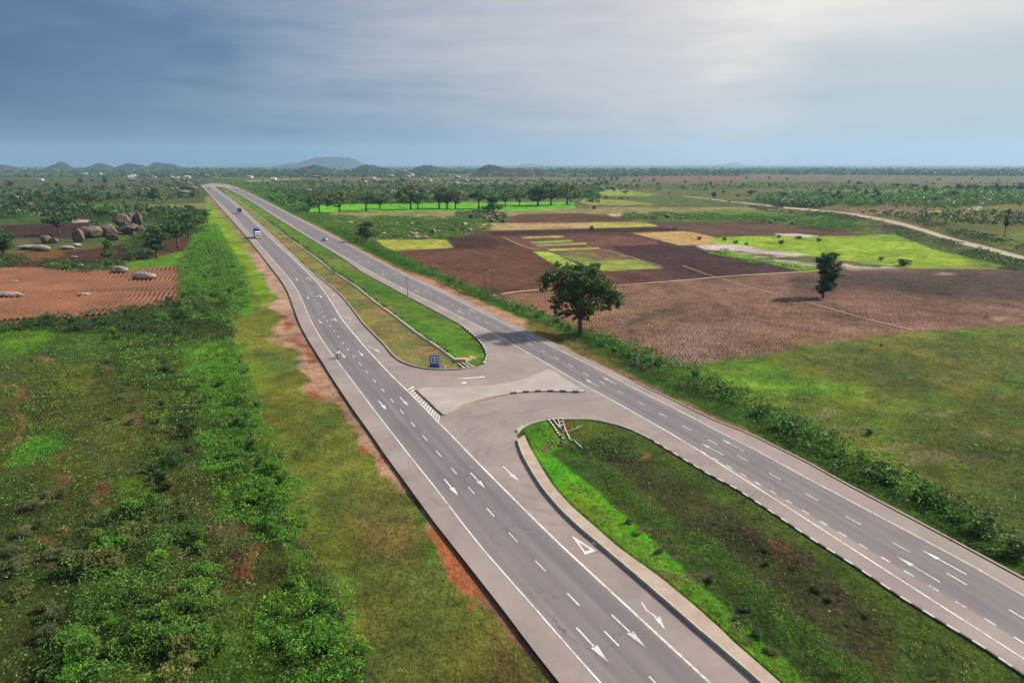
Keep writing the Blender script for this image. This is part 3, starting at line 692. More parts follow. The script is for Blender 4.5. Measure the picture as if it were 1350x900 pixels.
    me.polygons.foreach_set('use_smooth', [True]*len(me.polygons))
    m, t, b, _ = newmat('land'); g = gpos(t)
    col = NN(t, 'ShaderNodeVertexColor', layer_name='Col').outputs[0]; par = NN(t, 'ShaderNodeVertexColor', layer_name='Par').outputs[0]
    sp = NN(t, 'ShaderNodeSeparateColor'); t.links.new(par, sp.inputs[0])
    fa = noise(t, g, 1.7, 6, .72); fb = noise(t, mapping(t, g, (1, .6, 1)), 5.5, 4, .7); fc = noise(t, g, .35, 4, .6)
    gr = mth(t, 'ADD', mth(t, 'MULTIPLY', fa, .5), mth(t, 'MULTIPLY', fb, .5))
    gr = mth(t, 'MULTIPLY_ADD', ramp(t, gr, [(.34, 0.0), (.66, 1.0)]), 2.0, -1.0)
    cl = NN(t, 'ShaderNodeTexVoronoi'); cl.inputs['Scale'].default_value = 2.1; t.links.new(mapping(t, g, (1, 1, 1)), cl.inputs['Vector'])
    cm = mth(t, 'MULTIPLY_ADD', cl.outputs['Distance'], -2.2, 1.0)
    amp = mth(t, 'MULTIPLY', sp.outputs[0], gr)
    amp = mth(t, 'ADD', mth(t, 'MULTIPLY', amp, 1.5), mth(t, 'MULTIPLY', mth(t, 'MULTIPLY', sp.outputs[1], cm), .5))
    amp = mth(t, 'ADD', amp, mth(t, 'MULTIPLY_ADD', fc, .5, -.25))
    wvn = NN(t, 'ShaderNodeTexWave', wave_type='BANDS', bands_direction='X'); wvn.inputs['Scale'].default_value = .21; wvn.inputs['Distortion'].default_value = 3.5; wvn.inputs['Detail'].default_value = 3; wvn.inputs['Detail Scale'].default_value = .12
    t.links.new(mapping(t, g, (1,1,1), (0,0,0), (0,0,R(24))), wvn.inputs['Vector'])
    amp = mth(t, 'ADD', amp, mth(t, 'MULTIPLY', mth(t, 'MULTIPLY_ADD', wvn.outputs['Fac'], .10, -.05), sp.outputs[1]))
    fac = mth(t, 'MAXIMUM', mth(t, 'ADD', amp, 1.0), .18)
    v = NN(t, 'ShaderNodeVectorMath', operation='SCALE'); t.links.new(col, v.inputs[0]); t.links.new(fac, v.inputs['Scale'])
    # blades that are yellower than their neighbours
    c2 = mixc(t, mth(t, 'MULTIPLY', mth(t, 'MULTIPLY', ramp(t, fb, [(.52, 0.0), (.7, 1.0)]), sp.outputs[2]), .35), v.outputs[0], (.20, .19, .06))
    t.links.new(c2, b.inputs['Base Color']); b.inputs['Specular IOR Level'].default_value = .08; b.inputs['Roughness'].default_value = .95
    hb = mth(t, 'ADD', mth(t, 'MULTIPLY', gr, sp.outputs[0]), mth(t, 'MULTIPLY', cm, sp.outputs[1]))
    bump(t, b, hb, .3)
    o = link('ground', me, m); o['kind'] = 'structure'
build_ground()

# ------------------------------------------------------------------ distant hills
def hill(name, u0, u1, y_dist, prof, depth, col, label, rocky=.35, seed=0):
    """a real ridge: profile heights in photo pixels above the horizon, at its distance, with depth and rough slopes"""
    nx, ny = 150, 36; s = y_dist*CP/FOC
    x0, x1 = (u0-675)*s, (u1-675)*s
    xs = np.linspace(x0, x1, nx); k = np.linspace(-1, 1, ny)
    pu = np.array([p[0] for p in prof], float); ph = np.array([p[1] for p in prof], float)
    Hh = (np.interp(np.linspace(u0, u1, nx), pu, ph)-.4)*s*CP + CAMH; Hh = Hh + (fbm(np.linspace(0, 18, nx), np.full(nx, seed*1.7), seed, 4)-.5)*rocky*.5*(Hh-CAMH*.6).clip(0)
    Hh[0] = Hh[-1] = 0
    Xg, Kg = np.meshgrid(xs, k); Yg = y_dist + Kg*depth
    rid = np.maximum(0, 1-np.abs(Kg)**1.7)
    nz = fbm(Xg/(depth*.22), Yg/(depth*.22), seed, 5)
    Zg = Hh[None, :]*rid*(1+(nz-.5)*rocky*(1-.6*rid)) - 3
    Zg += (fbm(Xg/(depth*.05), Yg/(depth*.05), seed+9, 3)-.5)*Hh.max()*rocky*.28*(rid > .05)
    co = np.stack([Xg, Yg, np.maximum(Zg, -3)], -1).reshape(-1, 3)
    i = np.arange((ny-1)*(nx-1)); r = i//(nx-1); c = i % (nx-1); a = r*nx+c
    me = npmesh(name, co, np.stack([a, a+1, a+nx+1, a+nx], -1))
    m, t, b, _ = newmat('hillside'); g = gpos(t)
    n = noise(t, g, .02, 6, .7); n2 = noise(t, g, .06, 5, .7)
    c_ = mixc(t, ramp(t, n, [(.4, 0.0), (.6, 1.0)]), col, tuple(x*.5 for x in col))
    c_ = mixc(t, ramp(t, n2, [(.56, 0.0), (.64, rocky*.8)]), c_, (.26, .22, .19))
    t.links.new(c_, b.inputs['Base Color'])
    o = link(name, me, m); o['kind'] = 'structure'; return o
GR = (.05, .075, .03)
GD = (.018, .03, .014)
hill('table_hill', 378, 482, 9500, [(378,0),(386,2.6),(396,3),(404,6),(413,8),(419,10.6),(424,9.4),(428,10.6),(434,10.8),(440,10),(444,11.4),(450,10.6),(455,9.6),(459,10.6),(465,8.6),(471,4.5),(476,1.5),(482,0)], 700, GD, '', .2, 1)
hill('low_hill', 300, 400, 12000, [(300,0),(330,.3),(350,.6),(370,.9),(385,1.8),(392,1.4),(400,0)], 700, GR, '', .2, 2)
hill('rocky_hill', -20, 14, 4200, [(-20,-1),(-10,1),(0,1.2),(6,.6),(10,-1),(14,-4)], 160, GD, '', .3, 3)
hill('rocky_hill', 60, 92, 4200, [(60,-6),(65,-2),(68,-1),(71,.9),(73,.3),(76,.8),(77.5,3),(79.5,4.6),(81,5.2),(82,4.4),(83.5,4.2),(85,2),(87,0),(92,-5)], 100, GD, '', .25, 4)
hill('rocky_hill', 112, 148, 4400, [(112,-6),(120,-1.2),(126,.6),(128.5,2.2),(131,2.9),(132.5,2.0),(135,2.2),(138,1),(142,.6),(148,-4)], 120, GD, '', .25, 5)
hill('rocky_hill', 155, 192, 4400, [(155,-6),(161,.6),(164,1.0),(167,2.9),(169,3.1),(171,2.2),(175,2.0),(178,1),(186,.5),(192,-4)], 120, GD, '', .25, 6)
hill('rocky_hill', 194, 238, 4500, [(194,-6),(200,.4),(202,2.4),(205,4.0),(207,3.2),(209,3.8),(212,3.2),(216,2.4),(222,1.6),(226,2.1),(230,.5),(238,-4)], 120, GD, '', .25, 7)
hill('rocky_hill', 386, 442, 2900, [(386,-7),(394,-4),(402,-2),(407,-2),(410,-1),(412,.4),(414,.2),(416,1),(418,.6),(421,-1),(425,-2),(430,-3),(442,-8)], 130, GD, '', .5, 8)
hill('rocky_hill', 462, 520, 2900, [(462,-8),(470,-3),(476,-.6),(478,.8),(481,.2),(484,1.2),(488,.4),(491,.9),(495,-1),(500,-2),(508,-3.5),(520,-8)], 130, GD, '', .5, 9)
hill('rocky_hill', 538, 600, 3200, [(538,-7),(548,-3),(553,-1.6),(556,-.8),(561,.3),(564,-.3),(568,.3),(572,-1.4),(584,-3),(600,-7)], 130, GD, '', .5, 10)
hill('rocky_hill', 622, 740, 2300, [(622,-10),(630,-6),(634,-3),(638,-.4),(641,1.6),(643,.9),(646,1.7),(649,-.2),(652,0),(656,-1.6),(660,-1.6),(666,-3),(672,-3.4),(680,-3.8),(690,-5),(706,-6.4),(722,-7.6),(740,-12)], 130, GD, '', .55, 11)
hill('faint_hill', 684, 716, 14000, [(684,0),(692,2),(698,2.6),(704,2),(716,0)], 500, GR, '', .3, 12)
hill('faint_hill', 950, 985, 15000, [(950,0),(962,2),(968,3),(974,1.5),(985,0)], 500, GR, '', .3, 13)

# ------------------------------------------------------------------ roads
def road_surface():
    A = G(K_L, PZ, 2, 60); B = G(R_K, PZ, 2, 60); Cc = G(S_R[1:], PZ, 2, 60); Dd = G(S_L, PZ, 2, 60)
    inner = Dd[::-1]+Cc                     # from off-frame left kerb up round the tip to off-frame right
    outer = A[::-1]+[P(280, 241.6, PZ)]+B+Cc[::-1]+Dd
    hole = G(K_R, PZ, 1)
    tri = geometry.tessellate_polygon([outer, hole])
    V = outer+hole; me = bpy.data.meshes.new('road'); F = [tuple(f) for f in tri]; n = len(outer)
    nv = len(V); V2 = list(V)+[Vector((v.x, v.y, -.4)) for v in V]
    for i in range(n): F.append((i, (i+1) % n, nv+(i+1) % n, nv+i))
    for i in range(len(hole)): a = n+i; b = n+(i+1) % len(hole); F.append((a, b, nv+b, nv+a))
    me.from_pydata([tuple(v) for v in V2], [], F); me.update()
    bm = bmesh.new(); bm.from_mesh(me)
    for f in bm.faces:
        if abs(f.normal.z) > .5 and f.normal.z < 0: f.normal_flip()
    bm.to_mesh(me); bm.free()
    o = link('road', me, M['dusty']); o['kind'] = 'structure'
    # far link where both carriageways run on over the rise
road_surface()
LZ = PZ+.008; MZ = PZ+.018
EL, ER = G(E_L, 0, 2, 60), G(E_R, 0, 2, 60)
RE, RF = G(R_E, 0, 2, 60), G(R_F, 0, 2, 60)
EL, ER, RE, RF = [[P(*PX(p.x, p.y, 0), PZ) if p.y > 30 else p for p in L] for L in (EL, ER, RE, RF)]
def fixz(L): return [Vector((p.x*(1 if p.y <= 30 else 1), p.y, 0)) for p in L]
EL, ER, RE, RF = map(fixz, (EL, ER, RE, RF))
ribbon('carriageway', EL, ER, M['lane'], LZ, 8, across=7.4)
ribbon('carriageway', RE, RF, M['lane'], LZ, 8, across=7.4)
def line(name, g, w, z=MZ):
    o = ribbon(name, offset(g, -w/2), offset(g, w/2), M['mark'], z, 1); return o
line('edge_line', EL, .16); 
line('edge_line', ER, .22); line('edge_line', RF, .15)
iR = [i for i, p in enumerate(RE) if PX(p.x, p.y, PZ)[0] < 915]
line('edge_line', [RE[i] for i in iR], .2)
def resample(L, step):
    out = [L[0].copy()]; acc = 0
    for a, b in zip(L[:-1], L[1:]):
        seg = (b-a).length; s = step-acc
        while s <= seg: out.append(a.lerp(b, s/seg)); s += step
        acc = (acc+seg) % step
    return out
def midline(A, B):
    A2, B2 = resample(A, .5), B; out = []
    Bn = np.array([(p.x, p.y) for p in resample(B, .5)])
    for p in A2:
        d = np.hypot(Bn[:,0]-p.x, Bn[:,1]-p.y); q = Bn[d.argmin()]
        out.append(Vector(((p.x+q[0])/2, (p.y+q[1])/2, 0)))
    # smooth
    X = np.array([(p.x, p.y) for p in out])
    for _ in range(60): X[1:-1] = (X[:-2]+2*X[1:-1]+X[2:])/4
    return [Vector((x, y, 0)) for x, y in X]
def dashes(name, L, anchor, dash, gap, w, vmin=0, vmax=3000, z=MZ):
    L = resample(L, .25); a = P(*anchor, PZ); i0 = min(range(len(L)), key=lambda i: (L[i].xy-a.xy).length)
    per = dash+gap; V = []; F = []
    s0 = (i0*.25) % per; k = 0
    while s0+k*per+dash < (len(L)-1)*.25:
        p, q = L[int((s0+k*per)/.25)], L[int((s0+k*per+dash)/.25)]; k += 1
        uu, vv = PX(p.x, p.y, PZ)
        if p.y > 0 and not (vmin < vv < vmax): continue
        d = (q-p).normalized(); nn = Vector((d.y, -d.x, 0))*w/2*max(1, (p.length-150)/500+1); b = len(V)
        V += [(p-nn).to_tuple()[:2]+(z,), (q-nn).to_tuple()[:2]+(z,), (q+nn).to_tuple()[:2]+(z,), (p+nn).to_tuple()[:2]+(z,)]; F.append((b, b+1, b+2, b+3))
    me = bpy.data.meshes.new(name); me.from_pydata(V, [], F); me.update()
    if me.polygons[0].normal.z < 0: me.flip_normals()
    link(name, me, M['mark'])['kind'] = 'structure'
ML, MR = midline(EL, ER), midline(RE, RF)
dashes('lane_dash_marking', ML, (747.8, 781.6), 2.05, 3.7, .14, 300)
dashes('lane_dash_marking', MR, (1176, 715), 2.05, 3.7, .14, 320)
dashes('lane_dash_marking', [p for p in RE if True], (1016, 647), 1.15, 1.35, .16, 590)
def flat(name, polys, z=MZ, mat='mark'):
    V = []; F = []
    for pl in polys:
        b = len(V); g = [P(u, v, PZ) for u, v in pl]; V += [(p.x, p.y, z) for p in g]; F.append(tuple(range(b, b+len(g))))
    me = bpy.data.meshes.new(name); me.from_pydata(V, [], F); me.update()
    bm = bmesh.new(); bm.from_mesh(me)
    for f in bm.faces:
        if f.normal.z < 0: f.normal_flip()
    bm.to_mesh(me); bm.free()
    o = link(name, me, M[mat]); o['kind'] = 'structure'; return o
def arrow(tail, tip, w=.16, hw=.42, hf=.42, bend=0, branch=0):
    a, b = P(*tail, PZ), P(*tip, PZ); d = b-a; L = d.length; d.normalize(); n = Vector((d.y, -d.x, 0)); V = []; F = []
    def q(s, t): p = a+d*s+n*t; V.append((p.x, p.y, MZ)); return len(V)-1
    h = L*(1-hf)
    if bend: F.append([q(0, -w+bend), q(0, w*.2+bend), q(h*.55, w*.2+bend), q(h, w*.6), q(h, -w*.6), q(h*.5, -w+bend)])
    else: F.append([q(0, -w*.5), q(0, w*.5), q(h, w*.5), q(h, -w*.5)])
    F.append([q(h-.1, -hw*.75), q(h-.1, hw*.75), q(L, 0)])
    if branch:
        F.append([q(h*.3, w*.5*np.sign(branch)), q(h*.5, w*.5*np.sign(branch)), q(h*.9, branch), q(h*.9-.35, branch)])
        F.append([q(h*.9-.6, branch), q(h*.9+.3, branch-.3*np.sign(branch)), q(h*.9+.3, branch+.4*np.sign(branch))])
    me = bpy.data.meshes.new('lane_arrow'); me.from_pydata(V, [], [tuple(f) for f in F]); me.update()
    bm = bmesh.new(); bm.from_mesh(me)
    for f in bm.faces:
        if f.normal.z < 0: f.normal_flip()
    bm.to_mesh(me); bm.free()
    link('lane_arrow', me, M['mark'])['kind'] = 'structure'
for ta, ti in (((760,827),(802.6,873)),((806.4,810),(851,852.7)),((585.6,631),(604,653)),((620.4,623),(640,643.7)),((663,614.4),(684.4,634.4)),
               ((499,527.8),(509.5,540)),((527,523),(538.5,535)),((471.7,461.7),(479,469.6)),((420,421),(423.8,426.5)),((404.5,389.5),(407.5,394.5)),((390,366.5),(392,370)),((450.3,465.2),(454.8,472))):
    arrow(ta, ti)
arrow((853,793),(876.7,829.6), bend=.55)
for ta, ti in (((441,418.5),(443.6,424)),((421,388.5),(424.5,393)),((404.5,365.5),(410.5,368.8))): arrow(ta, ti, branch=.9)
for ta, ti in (((457.5,417.5),(463.5,421.5)),((435.5,387),(441,390)),((487,455),(501.5,465))): arrow(ta, ti, bend=.5)
for ta, ti in (((1239,766.8),(1181.7,732.4)),((1274.4,757),(1215,724.4)),((953.8,599.7),(923.7,583.7)),((981.5,594.8),(950.7,578.5)),((789.8,510),(771,499.4)),((813,507),(794,496.7)),
               ((686,452.8),(673,446)),((706.4,450.9),(693,444)),((611.5,414.2),(602,409)),((628,412.3),(618,407.6)),((553.5,386),(546,382.6)),((569,384.6),(561.5,381)),((508.5,364.2),(503,361)),((524,362.8),(518.5,360.3)),((477,346.3),(472,343.8)),((488.5,346.2),(484,344))):
    arrow(ta, ti, w=.14, hw=.34, hf=.36)
# give-way triangle, U-turn arrow, hatching
tri = [(753.7,705.8),(771.5,731),(786,726)]; cxy = (771, 722.5)
inn = [(cxy[0]+(u-cxy[0])*.52, cxy[1]+(v-cxy[1])*.52) for u, v in tri]
flat('give_way_triangle', [[tri[i], tri[(i+1)%3], inn[(i+1)%3], inn[i]] for i in range(3)])
flat('turn_arrow', [[(603,499.2),(604,498.5),(630,497.0),(638,495.6),(640,497.0),(632,497.6),(615,499)], [(609,503.6),(614,503.2),(615,505.6),(609.5,505.9)]])
hat = []
ea, eb = (537.5,512.4), (577.5,553.8); ka, kb = (547,511.5), (581,548.5)
for i in range(14):
    t0 = i/13; t1 = t0+.036
    def lp(a, b, t): return (a[0]+(b[0]-a[0])*t, a[1]+(b[1]-a[1])*t)
    hat.append([lp(ea, eb, min(1.02, t0)), lp(ea, eb, min(1.04, t1)), lp(ka, kb, t1-.06), lp(ka, kb, t0-.06)])
flat('hatched_marking', hat)
# centre island of pale concrete with its kerbs
TOP = [(550,514.4),(558,511.6),(566.7,511),(595.5,511.7),(622,510.3),(651,507.5),(679,503),(695.5,497.8),(715.5,490),(722,486.7),(729,489),(751,503),(764.4,511.6),(771,515.5)]
BOT = [(765.5,517.6),(751,516.9),(734,516.2),(715.5,516.2),(702,516.7),(684,518),(673,519.4),(660,522),(650,523.6),(633,527.4),(616.7,532),(600,539.4),(591,545.2),(586,547.2)]
IZ = PZ+.07
g = [P(u, v, PZ) for u, v in TOP+BOT]
MBs = MB(); n = len(g)
MBs.v = [Vector((p.x, p.y, IZ)) for p in g]+[Vector((p.x, p.y, PZ-.1)) for p in g]
MBs.f = [tuple(t_) for t_ in geometry.tessellate_polygon([[Vector((p.x, p.y, 0)) for p in g]])]+[(i, (i+1) % n, n+(i+1) % n, n+i) for i in range(n)]
MBs.build('traffic_island', M['conc_pale'])['kind'] = 'structure'
bar('kerb', G(BOT[::-1][7:]+[(771,516.6)], PZ, 1), .32, PZ-.05, PZ+.3, M['striped'])
bar('kerb', G(BOT[::-1][:8], PZ, 1), .26, PZ-.05, PZ+.2, M['conc_kerb'])
bar('kerb', G([(549,514),(556,521),(566,530),(576,540),(585,547.5)], PZ, 0), .34, PZ-.05, PZ+.28, M['conc_kerb'])
# kerbs of the medians
kr = [p for p in K_R]
bar('kerb', G(kr[9:23], PZ, 2), .30, -.3, PZ+.26, M['conc_kerb'], side=-1)
bar('kerb', G(kr[23:31], PZ, 2), .3, -.3, PZ+.16, M['striped'], side=-1)

bar('kerb', G(S_R[:11], PZ, 2), .17, -.3, PZ+.05, M['conc_drain'], side=1)
bar('kerb', G(S_R[10:], PZ, 2, 50), .17, PZ-.08, PZ+.04, M['striped'], side=1)
DK = simple('shadow_black', (.022,.020,.019), .9, 0, .3)  # near-black for added strips that stand in for the shadow beside the raised slab
bar('edge_shadow_strip', G(K_L, PZ, 2, 60), .26, -.3, PZ-.05, DK, side=1 if False else -1)
bar('edge_shadow_strip', offset(G(S_R, PZ, 2, 50), 0), .14, -.3, PZ-.04, DK, side=-1)
bar('edge_shadow_strip', G(K_R[30:], PZ, 2), .2, -.3, PZ-.03, DK, side=-1)
bar('kerb', G(R_K[17:], PZ, 2, 50), .24, -.3, PZ+.12, M['conc_kerb'], side=0)
bar('kerb', G([(681,569),(684,565.5),(689,561.5)], PZ, 1), .3, -.3, PZ+.24, M['conc_kerb'])
# raised concrete apron along the slip lane
def apron():
    SLg, SIg = G(S_L[:], PZ+.32, 2, 60), G(S_I[1:], PZ+.32, 2, 60)
    SLg = [p for p in SLg]
    o = ribbon('raised_kerb_walk', SLg[1:], SIg, M['conc_kerb'], PZ+.32, 3)
    me = o.data; bm = bmesh.new(); bm.from_mesh(me)
    r = bmesh.ops.extrude_face_region(bm, geom=list(bm.faces)); vs2 = [e for e in r['geom'] if isinstance(e, bmesh.types.BMVert)]
    for v in vs2: v.co.z = -.3
    bmesh.ops.recalc_face_normals(bm, faces=bm.faces); bm.to_mesh(me); bm.free()
    bar('gutter_lip', offset(SLg[1:], .0), .16, PZ-.1, PZ+.36, M['conc_drain'], side=0)
apron()
# side road, field paths
RD_T = [(900,258),(940,262.5),(985,267.5),(1020,271.3),(1073,276),(1127,281.3),(1180,291),(1220,302),(1260,315),(1300,324.5),(1350,338),(1450,366)]
RD_B = [(900,258.8),(940,263.6),(985,268.9),(1020,273.2),(1073,278.6),(1127,284.8),(1180,295.5),(1220,306.5),(1260,320.5),(1300,330),(1350,343),(1450,373)]
M['dirt_road'] = concrete('dirt_road', alb(205, 184, 160), alb(184, 158, 134), .08, alb(150, 120, 96), .5)
M['path_dirt'] = concrete('path_dirt', alb(208, 172, 138), alb(190, 152, 118), .3, alb(150, 110, 84), .5)
ribbon('dirt_road', G(RD_T, .02, 2), G(RD_B, .02, 2), M['dirt_road'], .02, 3)
def path(pl, w, mat='path_dirt', amp=.3):
    g = resample(G(pl, 0, 2), 2.0); s = random.randint(0, 99)
    a = []; b = []
    for i, p in enumerate(g):
        d = (g[min(i+1, len(g)-1)]-g[max(i-1, 0)]).normalized(); n_ = Vector((d.y, -d.x, 0)); k = w*(1+(float(vnoise(np.array(i*.35), np.array(1.5), s))-.5)*2*amp)
        a.append(p-n_*k/2); b.append(p+n_*k/2)
    ribbon('footpath', a, b, M[mat], .012, 1)
path([(646,390),(680,384.5),(720,381),(800,377.5),(860,372.5),(900,369.5),(960,364),(1020,360.5),(1078,357),(1105,355.5)], 1.5)
path([(952,368),(980,376),(1030,390),(1070,400),(1120,414),(1165,426),(1212,437)], .55)
path([(900,350),(925,359),(945,366)], .5)
path([(663,312.5),(680,321),(705,329.5),(725,331),(775,327.5)], .7); path([(775,325),(800,330),(830,338),(875,352)], .6)
path([(1105,353.5),(1190,353.8),(1320,354.2)], 1.0)
path([(513,331),(600,326.5)], .6); path([(560,363),(590,375),(612,385)], .5)
path([(1240,258),(1300,262),(1350,262.5)], 2.5); 

# thin far road seen beyond the village
ribbon('dirt_road', G([(300,240),(322,238.8),(350,237.4),(395,236)], .02, 1), G([(300,241),(322,239.8),(350,238.4),(395,236.8)], .02, 1), M['dirt_road'], .02, 1)

DSG = 1
# concrete drain along the median
DR = [(297,252),(311,262),(322,270.5),(351,292.8),(365.5,303),(378,313),(391,322),(407.8,334.4),(422,344.4),(436.7,357.8),(449,365),(469,377.8),(495.5,400),(517.8,415.5),(549,440),(573,455.5),(600,475.5)]
gd = G(DR, 0, 2)
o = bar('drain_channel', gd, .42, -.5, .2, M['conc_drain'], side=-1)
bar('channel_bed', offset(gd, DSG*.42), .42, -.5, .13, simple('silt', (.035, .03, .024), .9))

# ================================================================== vegetation
rng = np.random.default_rng(11)
def quads(C, S, asp=.55, up=.0, seed=0):
    """leaf-sized diamonds at centres C with half-length S"""
    n = len(C); r = np.random.default_rng(seed)
    a = r.normal(size=(n, 3)); a[:, 2] = a[:, 2]*(.6+up*2); a /= np.linalg.norm(a, axis=1)[:, None]
    b = r.normal(size=(n, 3)); b -= a*(a*b).sum(1)[:, None]; b /= np.linalg.norm(b, axis=1)[:, None]
    S = S[:, None]; V = np.stack([C-a*S, C+b*S*asp, C+a*S, C-b*S*asp], 1).reshape(-1, 3)
    F = np.arange(n*4).reshape(-1, 4); return V, F
def leafmesh(name, C, S, asp=.55, up=0.0, seed=0):
    V, F = quads(np.asarray(C, float), np.asarray(S, float), asp, up, seed)
    return npmesh(name, V, F)
def px_sample(poly, dens, s0, pxs=.85, seed=0, nz=None, edge=5.0):
    """positions inside a ground polygon; leaf size grows with distance, number falls to match"""
    r = np.random.default_rng(seed); a = np.array(poly, float)
    u0, v0 = a.min(0); u1, v1 = a.max(0); area = (u1-u0)*(v1-v0)
    M0 = int(min(600000, max(4000, area*40)))
    pad = 6; u = r.uniform(u0-pad, u1+pad, M0); v = r.uniform(v0-pad, v1+pad, M0); area = (u1-u0+2*pad)*(v1-v0+2*pad)
    t = CAMH/(SP+(v-450)/FOC*CP); t = np.where(v < HOR+1, 1e4, t); X = t*(u-675)/FOC; Y = t*(CP-(v-450)/FOC*SP)
    wx = X+(fbm(X/3.5, Y/3.5, 301, 3)-.5)*edge; wy = Y+(fbm(X/3.5, Y/3.5, 302, 3)-.5)*edge; dd = np.maximum(wy*CP+CAMH*SP, 1)
    k = inpoly(675+FOC*wx/dd, 450+FOC*(-wy*SP+CAMH*CP)/dd, poly); u, v = u[k], v[k]
    t = CAMH/(SP+(v-450)/FOC*CP); X = t*(u-675)/FOC; Y = t*(CP-(v-450)/FOC*SP)
    D = np.sqrt(X*X+Y*Y+CAMH**2); s = np.maximum(s0, pxs*1.32*D/FOC*.5)
    w = (t/FOC)**2*D/CAMH*dens*(s0/s)**2*area/M0
    if nz is not None: w = w*nz(X, Y)
    c = r.poisson(w); i = np.repeat(np.arange(len(u)), c)
    X, Y, s = X[i], Y[i], s[i]; j = t[i]/FOC*.6
    X = X+r.normal(size=len(X))*j; Y = Y+r.normal(size=len(Y))*j*D[i]/CAMH*.5
    return X, Y, s, r
def mass(name, poly, mat, H=1.0, dens=22, s0=.13, asp=.6, label='', cat='undergrowth', f=.35, lo=.35, hi=.6, seed=0, up=0.0, thin=None, base=.12, pxs=.85, edge=5.0, dk=1.6):
    X, Y, s, r = px_sample(poly, dens*dk, s0, pxs, seed, edge=edge)
    h = fbm(X*f, Y*f, seed+5, 4); q = np.clip((h-lo)/(hi-lo), 0, 1); q = q*q*(3-2*q)
    if thin is not None:
        k = r.random(len(X)) < thin+(1-thin)*q; X, Y, s, q = X[k], Y[k], s[k], q[k]
    b2 = fbm(X*f*3.1, Y*f*3.1, seed+8, 3)
    hh = H*(base+(1-base)*q)*(.55+.9*b2)
    Z = hh*r.random(len(X))**.3-.08
    me = leafmesh(name, np.stack([X, Y, Z], -1), s*(.5+1.1*r.random(len(X))**2), asp, up, seed)
    o = link(name, me, M[mat]); tag(o, label, cat, None, 'stuff'); return o

L_ = 'creeping bright green leafy ground cover beside the left highway verge'
mass('undergrowth', [(285,452),(312,448),(326,470),(334,520),(346,560),(372,610),(400,650),(412,690),(408,722),(375,728),(340,705),(300,690),(272,640),(264,600),(252,560),(268,530),(262,510),(282,490)], 'leaf_bright', 1.9, 46, .09, label=L_, seed=1, lo=.38, hi=.66, base=.05)
mass('undergrowth', [(385,738),(415,730),(438,760),(442,790),(470,830),(500,890),(520,1000),(380,1000),(350,870),(342,810),(368,765)], 'leaf_bright', 2.0, 50, .085, label='dense bright green creeper at the lower edge of the left verge', seed=2, lo=.38, hi=.66, base=.05)
mass('undergrowth', [(262,318),(290,320),(318,360),(330,400),(312,432),(270,430),(240,420),(238,380),(238,350),(250,330)], 'leaf_mid', 2.3, 20, .14, label='mid green bushes between the ridged red field and the road verge', seed=3)
mass('undergrowth', [(255,300),(285,295),(300,320),(322,360),(318,380),(300,345),(280,330),(250,335)], 'leaf_bright', 1.0, 14, .15, label='bright grass and bushes on the verge near the blue truck', seed=4, thin=.4)
mass('undergrowth', [(-60,430),(0,432),(70,424),(150,413),(200,405),(250,392),(300,410),(312,440),(290,452),(235,448),(170,452),(140,440),(60,436),(-60,444)], 'leaf_dark', 2.0, 18, .15, label='dark hedge of shrubs along the lower edge of the ridged red field', cat='hedge', seed=5)
mass('undergrowth', [(150,440),(230,440),(290,450),(282,490),(262,520),(240,560),(200,590),(190,520),(150,480)], 'leaf_mid', 1.2, 12, .14, label='mixed green scrub below the dark hedge', seed=6, thin=.25)
mass('undergrowth', [(205,560),(262,560),(275,640),(300,695),(335,720),(330,790),(280,830),(200,800),(190,720),(170,690),(200,640)], 'leaf_olive', 1.5, 26, .09, label='olive weeds and dry brush in the left pasture', seed=7, thin=.25)
mass('undergrowth', [(110,740),(170,680),(240,700),(262,780),(250,860),(230,960),(60,960),(60,870),(100,820)], 'leaf_mid', 2.0, 38, .085, label='thicket of arching green shrubs in the lower left pasture', seed=8, thin=.35)
mass('undergrowth', [(230,800),(330,790),(352,850),(400,960),(200,960)], 'leaf_mid', .5, 12, .09, label='low green weeds between the thicket and the creeper', seed=9, thin=.5)
mass('undergrowth', [(270,690),(345,708),(380,740),(345,800),(340,860),(300,850),(262,790)], 'dry', .7, 6, .11, label='dry straw and brush on red soil', seed=10, thin=.2, up=.6, asp=.14)
mass('undergrowth', [(-100,640),(160,640),(110,760),(60,850),(60,960),(-100,960)], 'leaf_olive', .6, 6, .09, label='grey green weeds on the bare patches at lower left', seed=12, thin=.05, lo=.5, hi=.62)
mass('undergrowth', [(-100,440),(150,440),(190,560),(160,660),(-100,660)], 'leaf_mid', .5, 4.5, .12, label='scattered weeds in the left pasture', seed=13, thin=.12, lo=.45, hi=.6)
# the hedge on the far side of the road
HU = [(438,300),(480,318),(530,340),(600,373),(650,391),(690,407),(760,437),(800,446),(850,462),(905,485),(960,516),(1050,560),(1150,608),(1250,665),(1350,728),(1500,820)]
HL = [(1500,850),(1350,750),(1240,690),(1180,658),(1116,624),(1050,590),(1000,560),(930,524),(880,502),(830,480),(780,455),(735,433),(700,420),(655,400),(600,380),(560,364),(520,345),(480,325),(438,303)]
mass('hedgerow', HU+HL, 'leaf_bright', 2.0, 18, .14, lo=.25, hi=.55, label='bright green hedgerow along the far edge of the right carriageway', cat='hedgerow', seed=20, f=.25, thin=.5, edge=2)
mass('hedgerow', HU+HL, 'leaf_dark', 2.1, 13, .16, label='dark shrubs mixed through the hedgerow beside the right carriageway', cat='hedgerow', seed=21, f=.2, thin=.15, lo=.45, edge=2)
mass('dry_grass', [(700,418),(740,436),(790,462),(830,486),(822,492),(780,470),(735,446),(700,428)], 'dry', .5, 20, .14, asp=.15, up=1, label='straw coloured grass strip on the verge below the large tree', cat='grass', seed=22, edge=1.2, thin=.5)
